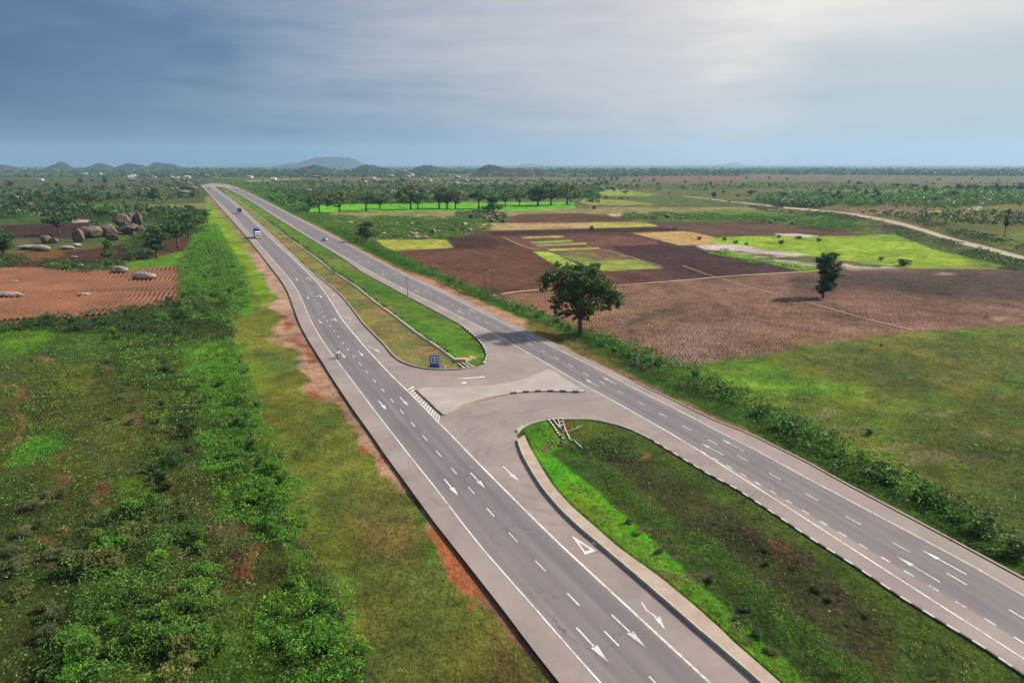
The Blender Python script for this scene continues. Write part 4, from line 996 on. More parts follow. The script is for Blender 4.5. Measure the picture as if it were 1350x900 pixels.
mass('roadside_grass', [(280,235),(330,248),(400,286),(440,303),(438,299),(410,283),(380,262),(345,244)], 'leaf_mid', 1.5, 10, .2, label='green scrub beside the far part of the right carriageway', cat='scrub', seed=23, edge=1.2)
# south median
mass('median_weeds', [(776,603),(800,612),(836,645),(885,688),(930,715),(985,755),(1040,805),(1100,850),(1170,930),(1120,930),(1075,880),(1020,830),(960,770),(905,730),(860,700),(820,660),(790,630)], 'leaf_bright', 1.3, 55, .07, label='bright green weeds filling the median ditch', cat='weeds', seed=30, edge=1.2, lo=.15, hi=.5, thin=.5, up=.3, asp=.4)
mass('median_weeds', [(692,568),(720,575),(745,590),(775,600),(820,612),(850,608),(830,585),(790,578),(770,590),(730,585)], 'leaf_dark', 1.2, 26, .11, label='dark leafy weeds round the chute outlet in the median', lo=.15, hi=.5, cat='weeds', seed=31, edge=1.2, thin=.5)
mass('median_weeds', [(745,610),(790,640),(850,700),(940,780),(1060,880),(1090,930),(1000,900),(900,800),(830,735),(770,675),(730,620)], 'leaf_grey', .45, 8, .1, label='grey green weeds on the near slope of the median', cat='weeds', seed=32, edge=1.2, thin=.06, lo=.48, hi=.6)
mass('median_weeds', [(770,575),(850,585),(930,625),(1010,675),(1110,745),(1220,820),(1300,890),(1250,930),(1150,880),(1060,815),(960,735),(880,680),(800,610)], 'leaf_olive', .3, 5, .1, label='low dark creeper on the far slope of the median', cat='weeds', seed=33, edge=1.2, thin=.35)
mass('median_weeds', [(700,575),(735,603),(790,655),(870,730),(1000,850),(1050,930),(1025,925),(960,842),(870,762),(778,692),(725,640),(703,600)], 'leaf_bright', .25, 22, .08, label='bright grass along the raised kerb walk', cat='grass', seed=34, edge=1.2, thin=.6, up=.8, asp=.25)
# north median: thin line of weeds by the drain
drx = [(u+1.2, v-.6) for u, v in DR[3:]]; mass('drain_weeds', drx+[(u+3.2, v-2.6) for u, v in DR[:2:-1]], 'leaf_dark', .5, 16, .15, label='dark weeds growing along the median drain', cat='weeds', seed=35, edge=1.2, thin=.05, f=.5, lo=.5, hi=.58)
mass('median_grass', [(u, v) for u, v in K_R[7:41]], 'leaf_mid', .16, 5, .1, up=1, asp=.25, label='short grass on the north median', cat='grass', seed=36, edge=1.2, thin=.3)
# grass tufts over the open meadows and verges
mass('grass', [(330,470),(355,455),(425,560),(520,690),(612,800),(668,900),(685,960),(520,960),(440,760),(400,640),(350,560)], 'leaf_mid', .2, 5, .08, up=1.2, asp=.18, label='rough grass of the left verge', cat='grass', seed=40, thin=.3, f=.15)
mass('grass', [(905,487),(1080,458),(1350,430),(1500,420),(1500,830),(1350,735),(1150,612),(960,520)], 'leaf_olive', .25, 2.6, .12, up=1, asp=.2, label='grass tufts of the pasture right of the highway', cat='grass', seed=41, thin=.15, f=.12)
mass('crop_plants', [(660,395),(800,381),(1020,364),(1200,357),(1350,358),(1350,425),(1200,434),(1080,452),(905,479),(860,468),(800,438)], 'leaf_olive', .15, .5, .14, up=.8, asp=.3, label='sparse seedlings and stubble in the brown field', cat='crop', seed=42, thin=.1)
mass('scrub', [(935,335),(958,331),(1002,339),(1040,348),(1060,356),(1000,352),(960,345)], 'leaf_mid', 1.6, 4, .25, label='green scrub beside the pale sandy wash', cat='scrub', seed=43, thin=.05, lo=.45, f=.12)
mass('scrub', [(820,283),(900,282),(1000,285),(1080,289),(1150,299),(1135,306),(1060,301),(980,293),(880,291),(820,289)], 'leaf_mid', 2.4, 4, .3, label='belt of scrub beyond the brown field', cat='scrub', seed=44, thin=.1, lo=.42, f=.08)
mass('scrub', [(985,272),(1100,283),(1160,293),(1230,314),(1300,333),(1350,348),(1350,358),(1300,348),(1230,330),(1170,307),(1110,291),(1000,278)], 'leaf_dark', 2.0, 3, .3, label='dark scrub along the near side of the dirt road', cat='scrub', seed=45, thin=.1, lo=.45, f=.08)
mass('scrub', [(1150,284),(1200,293),(1260,312),(1350,335),(1400,340),(1350,322),(1280,305),(1200,285)], 'leaf_dark', 1.8, 3, .3, label='dark scrub along the far side of the dirt road', cat='scrub', seed=46, thin=.05, lo=.46, f=.08)
mass('scrub', [(400,283),(450,286),(520,288),(640,289),(650,303),(592,316),(497,315),(470,312),(440,300)], 'leaf_mid', 2.0, 5, .3, label='green scrub among pale rocks beside the yellow plot', cat='scrub', seed=47, thin=.08, lo=.42, f=.12)
mass('scrub', [(600,283),(625,279),(665,282),(668,289),(640,292),(600,289)], 'leaf_dark', 2.0, 5, .3, label='dark bushes round the rock pile behind the patchwork plots', cat='scrub', seed=48, thin=.1, lo=.4, f=.12)
mass('scrub', [(-200,286),(40,285),(150,283),(205,278),(276,280),(270,306),(215,318),(170,322),(190,296),(130,292),(90,284),(-200,300)], 'leaf_dark', 2.2, 5, .3, label='dark scrub round the boulder outcrop at left', cat='scrub', seed=49, thin=.06, lo=.42, f=.1)
mass('scrub', [(50,345),(105,346),(160,345),(168,352),(120,360),(65,358),(62,352)], 'leaf_dark', 1.6, 6, .25, label='green bushes at the top edge of the ridged red field', cat='scrub', seed=50, thin=.1, lo=.4, f=.2)
mass('scrub', [(-60,335),(30,338),(40,348),(20,353),(-60,355)], 'leaf_dark', 1.8, 6, .25, label='dark bushes at the left end of the dark plot', cat='scrub', seed=51, thin=.3)
mass('scrub', [(165,322),(200,325),(205,340),(170,345),(160,335)], 'leaf_dark', 2.0, 6, .25, label='dark bushes round the pale boulder below the trees', cat='scrub', seed=52, thin=.2)

# bushes over the far scrubland: crown-like blobs, too many to count
def blobs(name, poly, n, r0, r1, nq, mat, label, seed, cat='scrub', f=.01, lo=.4, hs=.9, dmin=0):
    r = np.random.default_rng(seed); a = np.array(poly, float); u0, v0 = a.min(0); u1, v1 = a.max(0)
    X = np.zeros(0); Y = np.zeros(0)
    while len(X) < n:
        u = r.uniform(u0, u1, n*4); v = r.uniform(v0, v1, n*4)
        k = inpoly(u, v, poly); u, v = u[k], v[k]; t = CAMH/(SP+(v-450)/FOC*CP); x = t*(u-675)/FOC; y = t*(CP-(v-450)/FOC*SP)
        k = fbm(x*f, y*f, seed, 3) > lo+.12*r.random(len(x)); X = np.concatenate([X, x[k]]); Y = np.concatenate([Y, y[k]])
    X, Y = X[:n], Y[:n]; rad = r0+(r1-r0)*r.random(n)**2.2
    i = np.repeat(np.arange(n), nq); p = r.normal(size=(len(i), 3)); p /= np.linalg.norm(p, axis=1)[:, None]; p *= (.5+.5*r.random(len(i)))[:, None]
    C = np.stack([X[i]+p[:,0]*rad[i], Y[i]+p[:,1]*rad[i], hs*rad[i]*(1+p[:,2]*.9)-.2*rad[i]], -1)
    C[:,2] = np.maximum(C[:,2], 0)
    o = link(name, leafmesh(name, C, rad[i]*(.28+.3*r.random(len(i))), .8, 0, seed), M[mat]); tag(o, label, cat, None, 'stuff')
blobs('scrubland', [(-100,236),(262,236),(262,262),(258,290),(-100,282)], 2600, .8, 3.2, 14, 'leaf_dark', 'dark bushes scattered over the plain left of the highway', 60, f=.006)
blobs('scrubland', [(320,240),(420,244),(600,246),(790,246),(790,266),(420,270),(400,284),(330,252)], 4200, .8, 3.2, 14, 'leaf_mid', 'green bushes on the rocky plain beyond the tree row', 61, f=.006)
blobs('scrubland', [(330,238),(790,238),(800,262),(640,258),(420,262),(380,258)], 2200, 1.0, 3.6, 14, 'leaf_dark', 'dark bushes on the rocky plain beyond the tree row', 62, f=.008, lo=.45)
blobs('scrubland', [(770,240),(1350,242),(1450,245),(1450,262),(1250,275),(1000,268),(860,262),(770,258)], 5200, .8, 3.0, 12, 'leaf_mid', 'green bushes over the plain right of the fields', 63, f=.005)
blobs('scrubland', [(1100,262),(1350,258),(1450,262),(1450,300),(1350,310),(1200,290),(1130,280)], 900, .6, 2.2, 12, 'leaf_dark', 'dark bushes beyond the dirt road', 64, f=.008, lo=.47)
blobs('scrubland', [(780,262),(1000,264),(1100,270),(1080,274),(900,270),(780,268)], 700, .8, 2.6, 12, 'leaf_dark', 'dark line of scrub behind the pale strips', 65, f=.006, lo=.4)
blobs('distant_woodland', [(-200,218.6),(1550,218.6),(1550,229),(-200,229)], 9000, 5, 16, 9, 'leaf_dark', 'distant woodland fading to blue along the horizon', 66, 'woodland', f=.0012, lo=.42, hs=.7)
blobs('distant_woodland', [(-200,226),(1550,226),(1550,234),(-200,234)], 5000, 3, 8, 10, 'leaf_dark', 'belt of far trees across the plain', 67, 'woodland', f=.002, lo=.45, hs=.8)
blobs('distant_woodland', [(860,224),(1550,224),(1550,231),(1100,231),(860,229)], 2600, 5, 10, 10, 'leaf_dark', 'dark belt of far trees on the right of the plain', 68, 'woodland', f=.002, lo=.38, hs=.8)

mass('undergrowth', [(-100,440),(150,442),(200,600),(160,700),(120,930),(-100,930)], 'leaf_dark', .6, 8, .09, label='dark low weeds through the left pasture', seed=70, thin=.03, lo=.50, hi=.57, f=.5)
mass('undergrowth', [(-100,440),(150,442),(200,600),(160,700),(120,930),(-100,930)], 'leaf_mid', .5, 8, .09, label='green weed clumps through the left pasture', seed=77, thin=.04, lo=.50, hi=.57, f=.7)
mass('undergrowth', [(905,490),(1080,458),(1350,430),(1500,420),(1500,830),(1350,735),(1150,612),(960,520)], 'leaf_mid', .3, 9, .1, label='low weed clumps in the right pasture', seed=78, thin=.02, lo=.52, hi=.57, f=.5)
mass('undergrowth', [(150,440),(270,450),(265,560),(200,650),(120,700),(140,560)], 'leaf_dark', .9, 9, .11, label='dark scrub between pasture and creeper', seed=71, thin=.1, lo=.42, hi=.6, f=.3)
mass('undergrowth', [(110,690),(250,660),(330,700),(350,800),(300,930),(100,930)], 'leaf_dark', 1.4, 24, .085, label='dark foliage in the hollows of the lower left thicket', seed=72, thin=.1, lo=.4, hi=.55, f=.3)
mass('undergrowth', [(262,318),(290,320),(318,360),(330,400),(312,432),(270,430),(240,420),(238,380),(238,350),(250,330)], 'leaf_lime', 1.5, 8, .15, label='lime leaves over the bushes right of the ridged red field', seed=74, thin=.1, lo=.48, hi=.56, f=.25)
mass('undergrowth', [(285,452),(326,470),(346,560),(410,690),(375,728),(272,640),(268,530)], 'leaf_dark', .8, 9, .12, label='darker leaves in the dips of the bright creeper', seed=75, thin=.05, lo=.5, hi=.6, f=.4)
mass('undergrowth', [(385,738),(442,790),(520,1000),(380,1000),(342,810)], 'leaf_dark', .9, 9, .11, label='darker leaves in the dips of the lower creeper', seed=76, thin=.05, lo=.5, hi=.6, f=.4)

# ------------------------------------------------------------------ trees (prototypes one unit high, then copies)
def crown_cloud(clumps, n, seed, ls=.03, flat=.8):
    r = np.random.default_rng(seed); vol = np.array([c[3]**2 for c in clumps]); k = r.choice(len(clumps), n, p=vol/vol.sum())
    cc = np.array([c[:3] for c in clumps])[k]; rr = np.array([c[3] for c in clumps])[k]
    p = r.normal(size=(n, 3)); p /= np.linalg.norm(p, axis=1)[:, None]; p *= (r.random(n)**.45)[:, None]; p[:, 2] *= flat
    # twiggy sub-clusters so that the outline is uneven
    C = cc+p*rr[:, None]; C += (np.sin(C*40+seed)*.012)
    return C, ls*(.6+.8*r.random(n))
def limbs(root_h, clumps, r0, seed, lean=(0, 0), nmax=12, fork=.35):
    mb = MB(); r = random.Random(seed)
    f = Vector((lean[0]*fork, lean[1]*fork, root_h))
    mb.tube([(0,0,-.02),(lean[0]*.1, lean[1]*.1, root_h*.3),(f*.75), f], [r0*1.5, r0*1.05, r0*.95, r0*.8], 8)
    cs = sorted(clumps, key=lambda c: -c[3])[:nmax]
    for c in cs:
        e = Vector(c[:3]); m = f.lerp(e, .5)+Vector((r.uniform(-.03,.03), r.uniform(-.03,.03), -abs(r.uniform(.01,.05))))
        mb.tube([f-Vector((0,0,root_h*.12)), f.lerp(m, .5)+Vector((0,0,-.01)), m, e], [r0*.62, r0*.45, r0*.3, r0*.1], 5)
    return mb
def proto(kind, seed, mat, n, ls):
    r = random.Random(seed); cl = []
    if kind == 'umbrella':
        h = .38
        for i in range(16):
            a = r.uniform(0, 6.28); d = r.uniform(.05, .46); cl.append((math.cos(a)*d, math.sin(a)*d, .74+r.uniform(-.14,.12)-d*.22, r.uniform(.09,.16)))
    elif kind == 'round':
        h = .25
        for i in range(14):
            a = r.uniform(0, 6.28); z = r.uniform(.3, .86); d = r.uniform(0, .30)*math.sin(math.pi*min(1, max(.15, z))); cl.append((math.cos(a)*d, math.sin(a)*d, z, r.uniform(.13,.2)))
    elif kind == 'tall':
        h = .26
        for i in range(18):
            a = r.uniform(0, 6.28); z = r.uniform(.34, .88); d = r.uniform(.05, .46)*(1.1-.5*abs(z-.6)); cl.append((math.cos(a)*d+r.uniform(-.05,.05), math.sin(a)*d, z, r.uniform(.08,.16)))
    elif kind == 'sparse':
        h = .4
        for i in range(13):
            a = r.uniform(0, 6.28); z = r.uniform(.38, .94); d = r.uniform(.02, .22); cl.append((math.cos(a)*d, math.sin(a)*d, z, r.uniform(.05,.1)))
    elif kind == 'bush':
        h = .12
        for i in range(11):
            a = r.uniform(0, 6.28); z = r.uniform(.2, .78); d = r.uniform(.05, .5)*(1-.4*z); cl.append((math.cos(a)*d, math.sin(a)*d, z, r.uniform(.16,.26)))
    root = empty({'bush': 'shrub'}.get(kind, 'tree'), (0, 0, 0))
    tr = limbs(h, cl, .028 if kind != 'bush' else .02, seed).build('trunk' if kind != 'bush' else 'stem', M['bark'], root, smooth=True)
    C, S = crown_cloud(cl, n, seed, ls)
    cr = link('crown' if kind != 'bush' else 'foliage', leafmesh('crown', C, S, .7, 0, seed), M[mat], root)
    reg(root); root['_p'] = 1
    return root
PR = {}
for k_, (kd, sd, mt_, n_, l_) in {'umbrella': ('umbrella', 3, 'leaf_dark', 2600, .026), 'umbrella2': ('umbrella', 8, 'leaf_mid', 2600, .026), 'round': ('round', 5, 'leaf_dark', 2800, .028),
        'round2': ('round', 15, 'leaf_mid', 2600, .028), 'tall': ('tall', 6, 'leaf_olive', 2000, .026), 'tall2': ('tall', 16, 'leaf_dark', 2200, .026), 'sparse': ('sparse', 9, 'leaf_dark', 1500, .024),
        'bush': ('bush', 21, 'leaf_mid', 4200, .026), 'bush2': ('bush', 22, 'leaf_dark', 3800, .027), 'bush3': ('bush', 23, 'leaf_olive', 3400, .026), 'bush4': ('bush', 24, 'leaf_grey', 2800, .028), 'bush5': ('bush', 25, 'leaf_bright', 4200, .026), 'bush6': ('bush', 26, 'leaf_lime', 2600, .032)}.items():
    PR[k_] = proto(kd, sd, mt_, n_, l_)
USED = set()
def place(kind, u, v, hpx, wr, label, group=None, cat=None, rz=None, name=None):
    """stand a tree at the ground point seen at (u, v); height from photo pixels, wr = width/height"""
    p0 = PR[kind]
    o = p0 if kind not in USED else copy_tree(p0)
    USED.add(kind)
    if '_p' in o: del o['_p']
    p = P(u, v); h = hpx*scale_at(v)*1.02
    o.location = (p.x, p.y, -.15); jt = random.uniform(.9, 1.12); o.scale = (h*wr*jt, h*wr*random.uniform(.85, 1.1), h); o.rotation_euler = (0, 0, random.uniform(0, 6.28) if rz is None else rz)
    if name: o.name = name
    tag(o, label, cat or ('shrub' if kind.startswith('bush') else 'tree'), group)
    return o
T = [
 (5,339,40,1.25,'round','dark round tree cut by the left picture edge beside the dark plot'),
 (27,279,19,1.3,'umbrella','small dark tree on the green strip left of a pair of spreading trees'),
 (80,279,22,1.35,'umbrella','spreading dark tree on the light green strip, left of its twin'),
 (116,276,23,1.35,'umbrella','spreading dark tree on the light green strip above the boulders'),
 (136,293,24,1.3,'umbrella2','leafy tree directly above the boulder outcrop'),
 (78,309,28,1.55,'umbrella','wide forked tree standing over the small dark plot'),
 (144,344,28,.95,'round2','compact round green tree in front of the boulder outcrop'),
 (207,340,42,1.15,'round','large dark tree beside a pale boulder right of the outcrop'),
 (235,327,40,1.35,'umbrella','wide pale trunked tree on the reddish soil nearest the left verge'),
 (249,312,34,1.35,'umbrella','dark spreading tree behind the pale trunked tree'),
 (203,265,17,1.5,'round','lone dark tree in the scrub left of the highway'),
 (14,247,9,1.6,'round','small far tree near the left edge of the plain'),
 (107,243,9,1.3,'round','small far tree left of the village'),
 (139,243,9,1.4,'round','small far tree below the village roofs'),
 (164,273,11,1.1,'sparse','thin small tree in the scrub above the tan strip'),
 (421,280,29,.85,'tall','tall olive tree at the left end of the row by the bright green plot'),
 (448,280,27,.95,'tall','leaning olive tree second from the left in the row by the bright green plot'),
 (483,278,24,1.1,'umbrella2','rounded tree third in the row by the bright green plot'),
 (504,276,21,.9,'tall2','slim dark tree fourth in the row by the bright green plot'),
 (541,276,31,.8,'tall','tall forked tree in the middle of the row, left of two others'),
 (552,276,28,.8,'tall2','dark tree in the middle of the row beside the tall forked tree'),
 (576,275,30,.95,'tall','leaning tree in the middle of the row right of the dark one'),
 (589,275,24,.9,'tall2','dark bushy tree in the row behind the bright green plot'),
 (603,275,28,.85,'tall','straight pale trunked tree in the row behind the bright green plot'),
 (631,275,28,1.0,'umbrella2','broad tree in the row just left of the round bright tree'),
 (649,282,23,1.0,'round2','round bright green tree above the small rock pile'),
 (667,272,22,1.0,'tall2','dark tree in the row just right of the round bright tree'),
 (688,271,20,1.05,'tall','olive tree near the right end of the bright green plot'),
 (712,272,25,1.1,'round','dense dark tree at the left of the last clump of the row'),
 (729,271,26,1.05,'tall2','tall dark tree in the middle of the last clump of the row'),
 (746,270,25,.9,'tall','olive tree at the right end of the tree row'),
 (483,319,28,1.4,'round','broad dark tree beside the hedgerow left of the yellow plot'),
 (571,311,9,1.0,'round','small dark tree among rocks above the yellow plot'),
 (621,292,10,1.0,'round','small dark tree left of the rock pile'),
 (1324,312,40,.5,'sparse','tall sparse tree at the right edge beyond the dirt road'),
 (1183,249,8,1.6,'umbrella','first dark flat tree at the left end of the far right row'),
 (1203,250,8,1.7,'umbrella','second flat dark tree in the far right row'),
 (1220,252,8,1.7,'round','third dark tree in the far right row'),
 (1186,256,6,1.1,'round','tiny round tree just below the far right row'),
 (1249,251,7,1.3,'umbrella','fourth dark tree in the far right row'),
 (1257,262,11,1.0,'umbrella','upright tree on the green field below the far right row'),
 (1232,268,9,1.3,'umbrella','spreading tree left of the upright one on the far green field'),
 (1232,276,7,1.4,'umbrella2','low spreading tree near the small pale track at far right'),
 (1160,270,8,1.1,'round','small dark tree in the scrub left of the far green field'),
 (1287,263,7,1.2,'umbrella','small tree right of the far green field'),
 (1330,264,7,1.2,'umbrella','small tree near the right edge of the far field'),
 (839,234,5,1.3,'round','tiny far tree left on the reddish plain'),
 (1120,300,6,1.3,'round','small bush tree on the near side of the dirt road'),
]
for u, v, h, wr, k, lab in T: place(k, u+(random.uniform(-3.5, 3.5) if 500 < u < 750 and v < 283 else 0), v+(random.uniform(-1.2, .6) if 500 < u < 750 and v < 277 else 0), h*(random.uniform(.9, 1.22) if 415 < u < 750 and v < 283 else 1), wr*(1.4*random.uniform(.85,1.15) if 415 < u < 750 and v < 283 else .93), lab)
for i in range(15):
    place(random.choice(['umbrella','round']), 1262+i*7.2+random.uniform(-2,2), 250.5+random.uniform(-.5,.8), random.uniform(6,8.5), random.uniform(1.2,1.8), 'dark tree merged in the continuous line at the right end of the far row', 'trees in the far right row')
def field(n, poly, kinds, h0, h1, label, group, wr=(1.0,1.5), seed=1):
    r = random.Random(seed); a = np.array(poly); c = 0
    while c < n:
        u, v = r.uniform(a[:,0].min(), a[:,0].max()), r.uniform(a[:,1].min(), a[:,1].max())
        if not inpoly(np.array([u]), np.array([v]), poly)[0]: continue
        hm = r.uniform(h0, h1); place(r.choice(kinds), u, v, hm/scale_at(v), r.uniform(*wr), label, group); c += 1
field(46, [(-20,240),(262,240),(262,270),(-20,268)], ['umbrella','round','round'], 5, 9, 'dark tree scattered on the plain left of the highway', 'trees on the left plain', seed=1)
field(30, [(320,240),(420,250),(420,268),(370,262)], ['round','umbrella2'], 3, 6, 'dark tree in the scrub between highway and tree row', 'trees beside the far highway', seed=2)
field(46, [(400,238),(800,236),(800,262),(400,262)], ['round','umbrella','tall2'], 4, 8, 'dark tree scattered among the rocks beyond the tree row', 'trees on the rocky plain', seed=3)
field(60, [(790,234),(1350,238),(1350,262),(1000,266),(790,258)], ['umbrella','round'], 4, 8, 'small dark tree scattered on the plain right of the fields', 'trees on the right plain', seed=4)
for u, v in ((931,247),(788,246),(806,239),(813,239),(797,240),(862,240),(776,240),(790,239),(836,241),(903,242)):
    place('round', u, v, random.uniform(4.5, 6), 1.2, 'dark round tree in the loose line near the small rocky knoll', 'trees near the rocky knoll')
# bushes on the pasture and plots
B = [(922,316,5,1.6,'bush2','small dark bush on the tan plot left of the bright pasture'),(890,303,5,1.4,'bush3','low bush at the right tip of the dark strip'),(955,317,5,1.2,'bush2','dark bush at the top left corner of the bright pasture'),
 (970,321,5,1.5,'bush2','dark bush near the pale washed sand'),(984,323,4.5,1.3,'bush2','small dark bush right of the pale washed sand'),(1030,322,6.5,1.2,'bush2','rounded dark bush in the middle of the bright pasture'),(1053,315,5,1.8,'bush2','wide dark bush at the top of the bright pasture'),
 (1079,318,5,1.6,'bush2','dark bush at the top of the bright pasture right of the wide one'),(1191,350,10,2.0,'bush2','wide dark bush at the lower edge of the bright pasture'),(1162,343,6,1.8,'bush3','low bush in the bright pasture left of the wide one'),
 (1027,313,4,1.5,'bush2','tiny dark bush at the top of the pasture'),(613,303,4,1.5,'bush2','small bush at the left end of the tan strip'),(780,303,6,1.2,'bush2','lone dark bush on the tan strip behind the plots'),(783,276,5,1.4,'bush2','dark bush on the tan grass strip'),
 (1137,462,3.5,1.2,'bush2','small dark bush in the right pasture, left of a similar one'),(1162,456,3.2,1.2,'bush2','small dark bush in the right pasture near the stubble edge'),(1146,572,9,1.2,'bush2','dark bush on the dry patch of the right pasture'),
 (880,735,0,0,'',''),(45,423,7,2.6,'bush','low green bush on the ridged red field near its lower edge'),(104,391,4,2.6,'bush3','low weed clump by the flat stone on the ridged red field'),(88,356,9,1.9,'bush','wide green bush at the upper edge of the ridged red field'),
 (142,356,8,1.7,'bush','green bush left of the pale boulder at the field edge'),(3,330,10,1.2,'bush2','dark bush under the tree at the left edge'),
 (1100,300,5,1.6,'bush2','dark bush right end of the scrub belt'),(1112,353,3,1.3,'bush3','small bush near the sand wash'),(1300,418,4,1.6,'bush3','low weed in the dark ploughed field')]
for u, v, h, wr, k, lab in B:
    if h: place(k, u, v, h, wr*.9, lab)
# shrubs one can tell apart in the rough ground at the left
S_ = []
sr = random.Random(5)
ZS = [([(285,455),(312,450),(334,520),(372,610),(405,690),(375,722),(330,690),(285,650),(262,600),(268,530)], 30, .9, 2.1, ['bush5','bush5','bush'], '', 'shrubs rising from the bright creeper'),
      ([(390,742),(430,760),(442,800),(500,890),(480,920),(390,920),(355,860),(350,810)], 16, .9, 2.0, ['bush5','bush5','bush'], '', 'shrubs of the lower bright creeper'),
      ([(262,322),(290,322),(318,362),(330,400),(300,430),(245,415),(240,350)], 26, 1.2, 2.8, ['bush5','bush2','bush6','bush'], '', 'bushes right of the field'),
      ([(130,690),(235,660),(300,700),(325,780),(262,900),(90,905),(115,800)], 14, 1.2, 2.6, ['bush5','bush'], '', 'fresh green shrubs of the thicket'),
      ([(100,286),(200,282),(274,284),(268,304),(215,318),(195,298),(100,300)], 16, 3.0, 5.5, ['round','round2','bush2'], '', 'small outcrop trees'),
      ([(60,346),(165,346),(165,356),(60,356)], 8, 1.4, 2.6, ['bush2','bush'], '', 'bushes above the red field'),
      ([(120,690),(235,655),(300,700),(325,780),(262,900),(70,910),(70,860),(115,800)], 26, 1.4, 3.0, ['bush','bush3','bush'], 'arching green shrub in the lower left thicket', 'shrubs of the lower left thicket'),
      ([(190,470),(262,480),(280,540),(262,640),(215,690),(165,720),(185,640),(205,560)], 26, 1.0, 2.6, ['bush3','bush2','bush'], 'dark shrub between the left pasture and the bright creeper', 'shrubs beside the bright creeper'),
      ([(0,432),(140,414),(240,392),(300,412),(300,440),(160,448),(0,442)], 24, 1.4, 3.2, ['bush2','bush','bush2'], 'dark shrub in the hedge below the ridged red field', 'shrubs of the dark hedge'),
      ([(240,330),(275,320),(300,360),(318,400),(290,420),(245,400)], 18, 1.2, 2.6, ['bush','bush2'], 'green shrub right of the ridged red field', 'shrubs right of the red field'),
      ([(10,660),(130,650),(110,760),(60,860),(10,880)], 20, .7, 1.4, ['bush4','bush4','bush3'], 'grey green shrub on the bare soil at lower left', 'grey shrubs on bare soil'),
      ([(20,480),(170,470),(180,600),(60,640),(20,620)], 12, .5, 1.1, ['bush3','bush4'], 'small weed bush in the open left pasture', 'weed bushes in the left pasture'),
      ([(910,495),(1000,545),(1130,612),(1260,680),(1340,735),(1330,718),(1200,640),(1050,566),(930,505)], 30, 1.0, 2.0, ['bush2','bush'], 'dark rounded shrub in the hedgerow of the right carriageway', 'shrubs of the right hedgerow'),
      ([(440,304),(530,346),(620,385),(740,432),(850,478),(905,497),(850,470),(740,427),(620,378),(530,339)], 30, .9, 1.8, ['bush2','bush'], 'dark shrub in the distant part of the roadside hedgerow', 'shrubs of the far hedgerow'),
      ([(790,650),(900,735),(1000,820),(1060,880),(1020,870),(900,770),(800,680)], 9, .5, 1.1, ['bush4','bush2'], 'small shrub on the near slope of the median', 'shrubs on the near median slope'),
      ([(950,680),(1100,770),(1180,840),(1120,840),(1000,750),(930,700)], 9, .4, .9, ['bush3','bush2'], 'small shrub on the far slope of the median', 'shrubs on the far median slope')]
for poly_, n_, h0, h1, ks, lab, grp in ZS:
    a = np.array(poly_); c = 0
    while c < n_:
        u, v = sr.uniform(a[:,0].min(), a[:,0].max()), sr.uniform(a[:,1].min(), a[:,1].max())
        if not inpoly(np.array([u]), np.array([v]), poly_)[0]: continue
        place(sr.choice(ks), u, v, sr.uniform(h0, h1)/scale_at(v), sr.uniform(.9, 1.5), lab, grp); c += 1

# the two single trees, each with its own crown
def hero(name, u, v, clumps, trunk, n, ls, mat, label, r0, forks, seed, zflat=.85):
    p = P(u, v); root = empty(name, (p.x, p.y, -.1), 0, label, 'tree'); r = random.Random(seed)
    mb = MB(); base = trunk
    mb.tube([Vector(q) for q in base], [r0*1.7, r0*1.15, r0, r0*.9][:len(base)], 10)
    top = Vector(base[-1]); 
    big = sorted(clumps, key=lambda c: -c[3])[:forks]
    for c in big:
        e = Vector(c[:3]); m1 = top.lerp(e, .35)+Vector((r.uniform(-.4,.4), r.uniform(-.4,.4), -.5)); m2 = top.lerp(e, .7)+Vector((r.uniform(-.3,.3), r.uniform(-.3,.3), -.15))
        mb.tube([top-Vector((0,0,.5)), m1, m2, e], [r0*.55, r0*.36, r0*.2, r0*.06], 6)
        for _ in range(4):
            e2 = e+Vector((r.gauss(0,1), r.gauss(0,1), r.gauss(0,.6)))*c[3]*.7
            mb.tube([m2, m2.lerp(e2, .6)+Vector((0,0,.1)), e2], [r0*.16, r0*.1, r0*.03], 4)
    mb.build('trunk', M['bark'], root, smooth=True)
    C = []; S = []; rr = np.random.default_rng(seed)
    w = np.array([c[3]**2.1 for c in clumps]); w /= w.sum()
    for c, k in zip(clumps, w):
        sub = max(4, int(9*c[3]))
        cen = rr.normal(size=(sub, 3)); cen /= np.linalg.norm(cen, axis=1)[:, None]; cen *= (rr.random(sub)**.35)[:, None]*c[3]; cen[:,2] *= zflat*.8
        m_ = int(n*k/sub)
        for q in cen:
            rad = c[3]*.42
            pp = rr.normal(size=(m_, 3))*rad*.5; pp[:,2] *= .55
            C.append(np.array(c[:3])+q+pp); S.append(ls*(.6+.8*rr.random(m_)))
    C = np.concatenate(C); S = np.concatenate(S)
    link('crown', leafmesh('crown', C, S, .65, 0, seed), M[mat], root)
    return root
k = .0385
pts = [(360,232,42),(400,205,50),(432,150,26),(455,185,42),(520,185,60),(560,165,40),(620,170,48),(645,152,28),(500,250,66),(580,250,78),(660,240,66),(720,290,58),(765,345,45),(780,380,28),(720,390,38),(740,330,50),(450,290,60),(400,345,26),(440,375,42),(420,420,26),(460,430,32),(520,360,50),(500,430,30),(580,350,60),(640,360,50),(540,300,60),(610,410,38),(600,465,26),(540,460,24),(340,290,22),(690,410,26),(640,300,60),(350,270,30),(570,200,60)]
cl = []
rh = random.Random(4)
